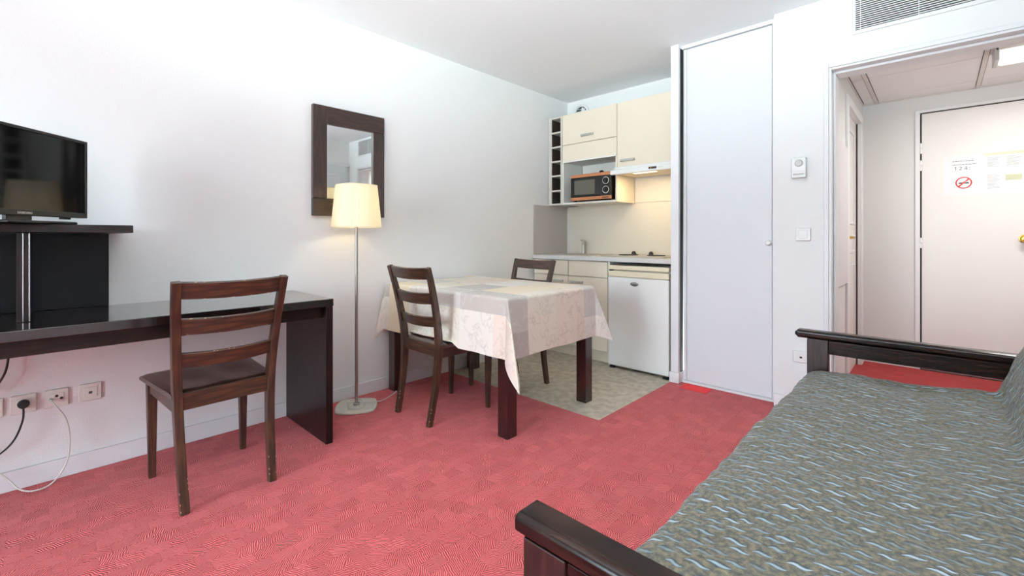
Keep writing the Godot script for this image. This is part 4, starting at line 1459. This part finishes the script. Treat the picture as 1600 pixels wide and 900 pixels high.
# ------------------------------------------------------------------ sofa bed
func sofa() -> void:
	var t := thing("sofa_bed", "dark wood framed sofa bed with low slatted arms at the right", "sofa")
	for e in [[-0.566, -0.638, "near"], [-2.772, -2.700, "far"]]:
		var za: float = minf(e[0], e[1])
		var zb: float = maxf(e[0], e[1])
		var zc := (za + zb) / 2
		put("arm_cap", B(Vector3(2.318, 0.560, za), Vector3(3.40, 0.600, zb), 0.014), M.sofa_x, t)
		put("arm_post", B(Vector3(2.372 if e[2] == "far" else 2.340, 0.0, zc - 0.026), Vector3(2.462 if e[2] == "far" else 2.430, 0.560, zc + 0.026), 0.003), M.sofa_y, t)
		put("arm_post", B(Vector3(3.30, 0.0, zc - 0.026), Vector3(3.38, 0.560, zc + 0.026), 0.003), M.sofa_y, t)
		put("arm_rail", B(Vector3(2.463 if e[2] == "far" else 2.431, 0.492, zc - 0.020), Vector3(3.299, 0.558, zc + 0.022), 0.002), M.sofa_x, t)
		put("low_rail", B(Vector3(2.463 if e[2] == "far" else 2.431, 0.10, zc - 0.018), Vector3(3.299, 0.20, zc + 0.018), 0.002), M.sofa_x, t)
	put("seat_frame", B(Vector3(2.42, 0.17, -2.66), Vector3(3.26, 0.27, -0.68), 0.004), M.sofa_x, t)
	put("mattress", B(Vector3(2.40, 0.271, -2.645), Vector3(3.02, 0.392, -0.69), 0.04), M.mattress, t)
	put("back_cushion", B(Vector3(3.13, 0.29, -2.645), Vector3(3.26, 0.83, -0.69), 0.04), M.mattress, t)
	bedspread()

func bedspread() -> void:
	var prof := [Vector2(2.372, 0.06), Vector2(2.370, 0.20), Vector2(2.370, 0.33), Vector2(2.374, 0.372), Vector2(2.390, 0.402), Vector2(2.420, 0.417), Vector2(2.48, 0.425), Vector2(2.60, 0.430), Vector2(2.75, 0.430), Vector2(2.88, 0.434), Vector2(2.96, 0.440), Vector2(3.015, 0.443), Vector2(3.038, 0.462), Vector2(3.050, 0.51), Vector2(3.072, 0.58), Vector2(3.10, 0.65), Vector2(3.14, 0.74), Vector2(3.18, 0.82), Vector2(3.22, 0.858), Vector2(3.26, 0.865), Vector2(3.295, 0.84), Vector2(3.305, 0.76), Vector2(3.31, 0.45)]
	var p3 := []
	for p in prof:
		p3.append(Vector3(p.x, p.y, 0))
	var path := smooth_path(p3, 7)
	var n := path.size()
	var len_ := PackedFloat32Array()
	len_.append(0.0)
	for i in range(1, n):
		len_.append(len_[i - 1] + path[i].distance_to(path[i - 1]))
	var zn := -2.665
	var zf := -0.672
	var nz := 190
	var a := FastNoiseLite.new()
	a.seed = 77
	a.frequency = 2.4
	a.fractal_octaves = 3
	var b := FastNoiseLite.new()
	b.seed = 78
	b.frequency = 11.0
	b.fractal_octaves = 2
	var g := []
	for j in nz + 1:
		var row := []
		var v := float(j) / nz
		# the last rows hang down at both ends, between the mattress and the arms
		var z := lerpf(zn, zf, v)
		for i in n:
			var q: Vector3 = path[i]
			var tq: Vector3 = (path[mini(i + 1, n - 1)] - path[maxi(i - 1, 0)]).normalized()
			var nn := Vector3(-tq.y, tq.x, 0)
			var h := 0.011 * a.get_noise_2d(len_[i], z) + 0.005 * b.get_noise_2d(len_[i] * 0.7, z)
			var ed := minf(z - zn, zf - z)
			var fall := 0.020 * pow(1.0 - clampf(ed / 0.035, 0, 1), 2)
			var pos := q + nn * (h - fall)
			# a ruck near the back at the far arm
			pos.y += 0.020 * exp(-pow((q.x - 2.93) / 0.10, 2)) * exp(-pow((z + 2.62) / 0.07, 2)) * (1.0 if q.y < 0.5 else 0.0)
			row.append(Vector3(pos.x, pos.y, z))
		g.append(row)
	var s := S()
	for j in nz:
		for i in n - 1:
			var n00 := -nrm(g, j, i)
			var n10 := -nrm(g, j, i + 1)
			var n11 := -nrm(g, j + 1, i + 1)
			var n01 := -nrm(g, j + 1, i)
			var u0 := len_[i] / 0.7
			var u1 := len_[i + 1] / 0.7
			var v0: float = -g[j][i].z / 0.7
			var v1: float = -g[j + 1][i].z / 0.7
			tri(s, g[j][i], g[j][i + 1], g[j + 1][i + 1], n00, n10, n11, Vector2(u0, v0), Vector2(u1, v0), Vector2(u1, v1))
			tri(s, g[j][i], g[j + 1][i + 1], g[j + 1][i], n00, n11, n01, Vector2(u0, v0), Vector2(u1, v1), Vector2(u0, v1))
	# hems at both ends
	for e in [0, nz]:
		var side := Vector3(0, 0, -1.0 if e == 0 else 1.0)
		for i in n - 1:
			var p: Vector3 = g[e][i]
			var q: Vector3 = g[e][i + 1]
			var tq := (q - p).normalized()
			var inn := Vector3(tq.y, -tq.x, 0) * 0.05
			quad(s, p, q, q + inn + side * 0.001, p + inn + side * 0.001, side)
	var o := put("bedspread", s, M.bedspread)
	tag(o, "grey brown quilted bedspread with wavy blue and white strokes covering the sofa bed", "bedspread")
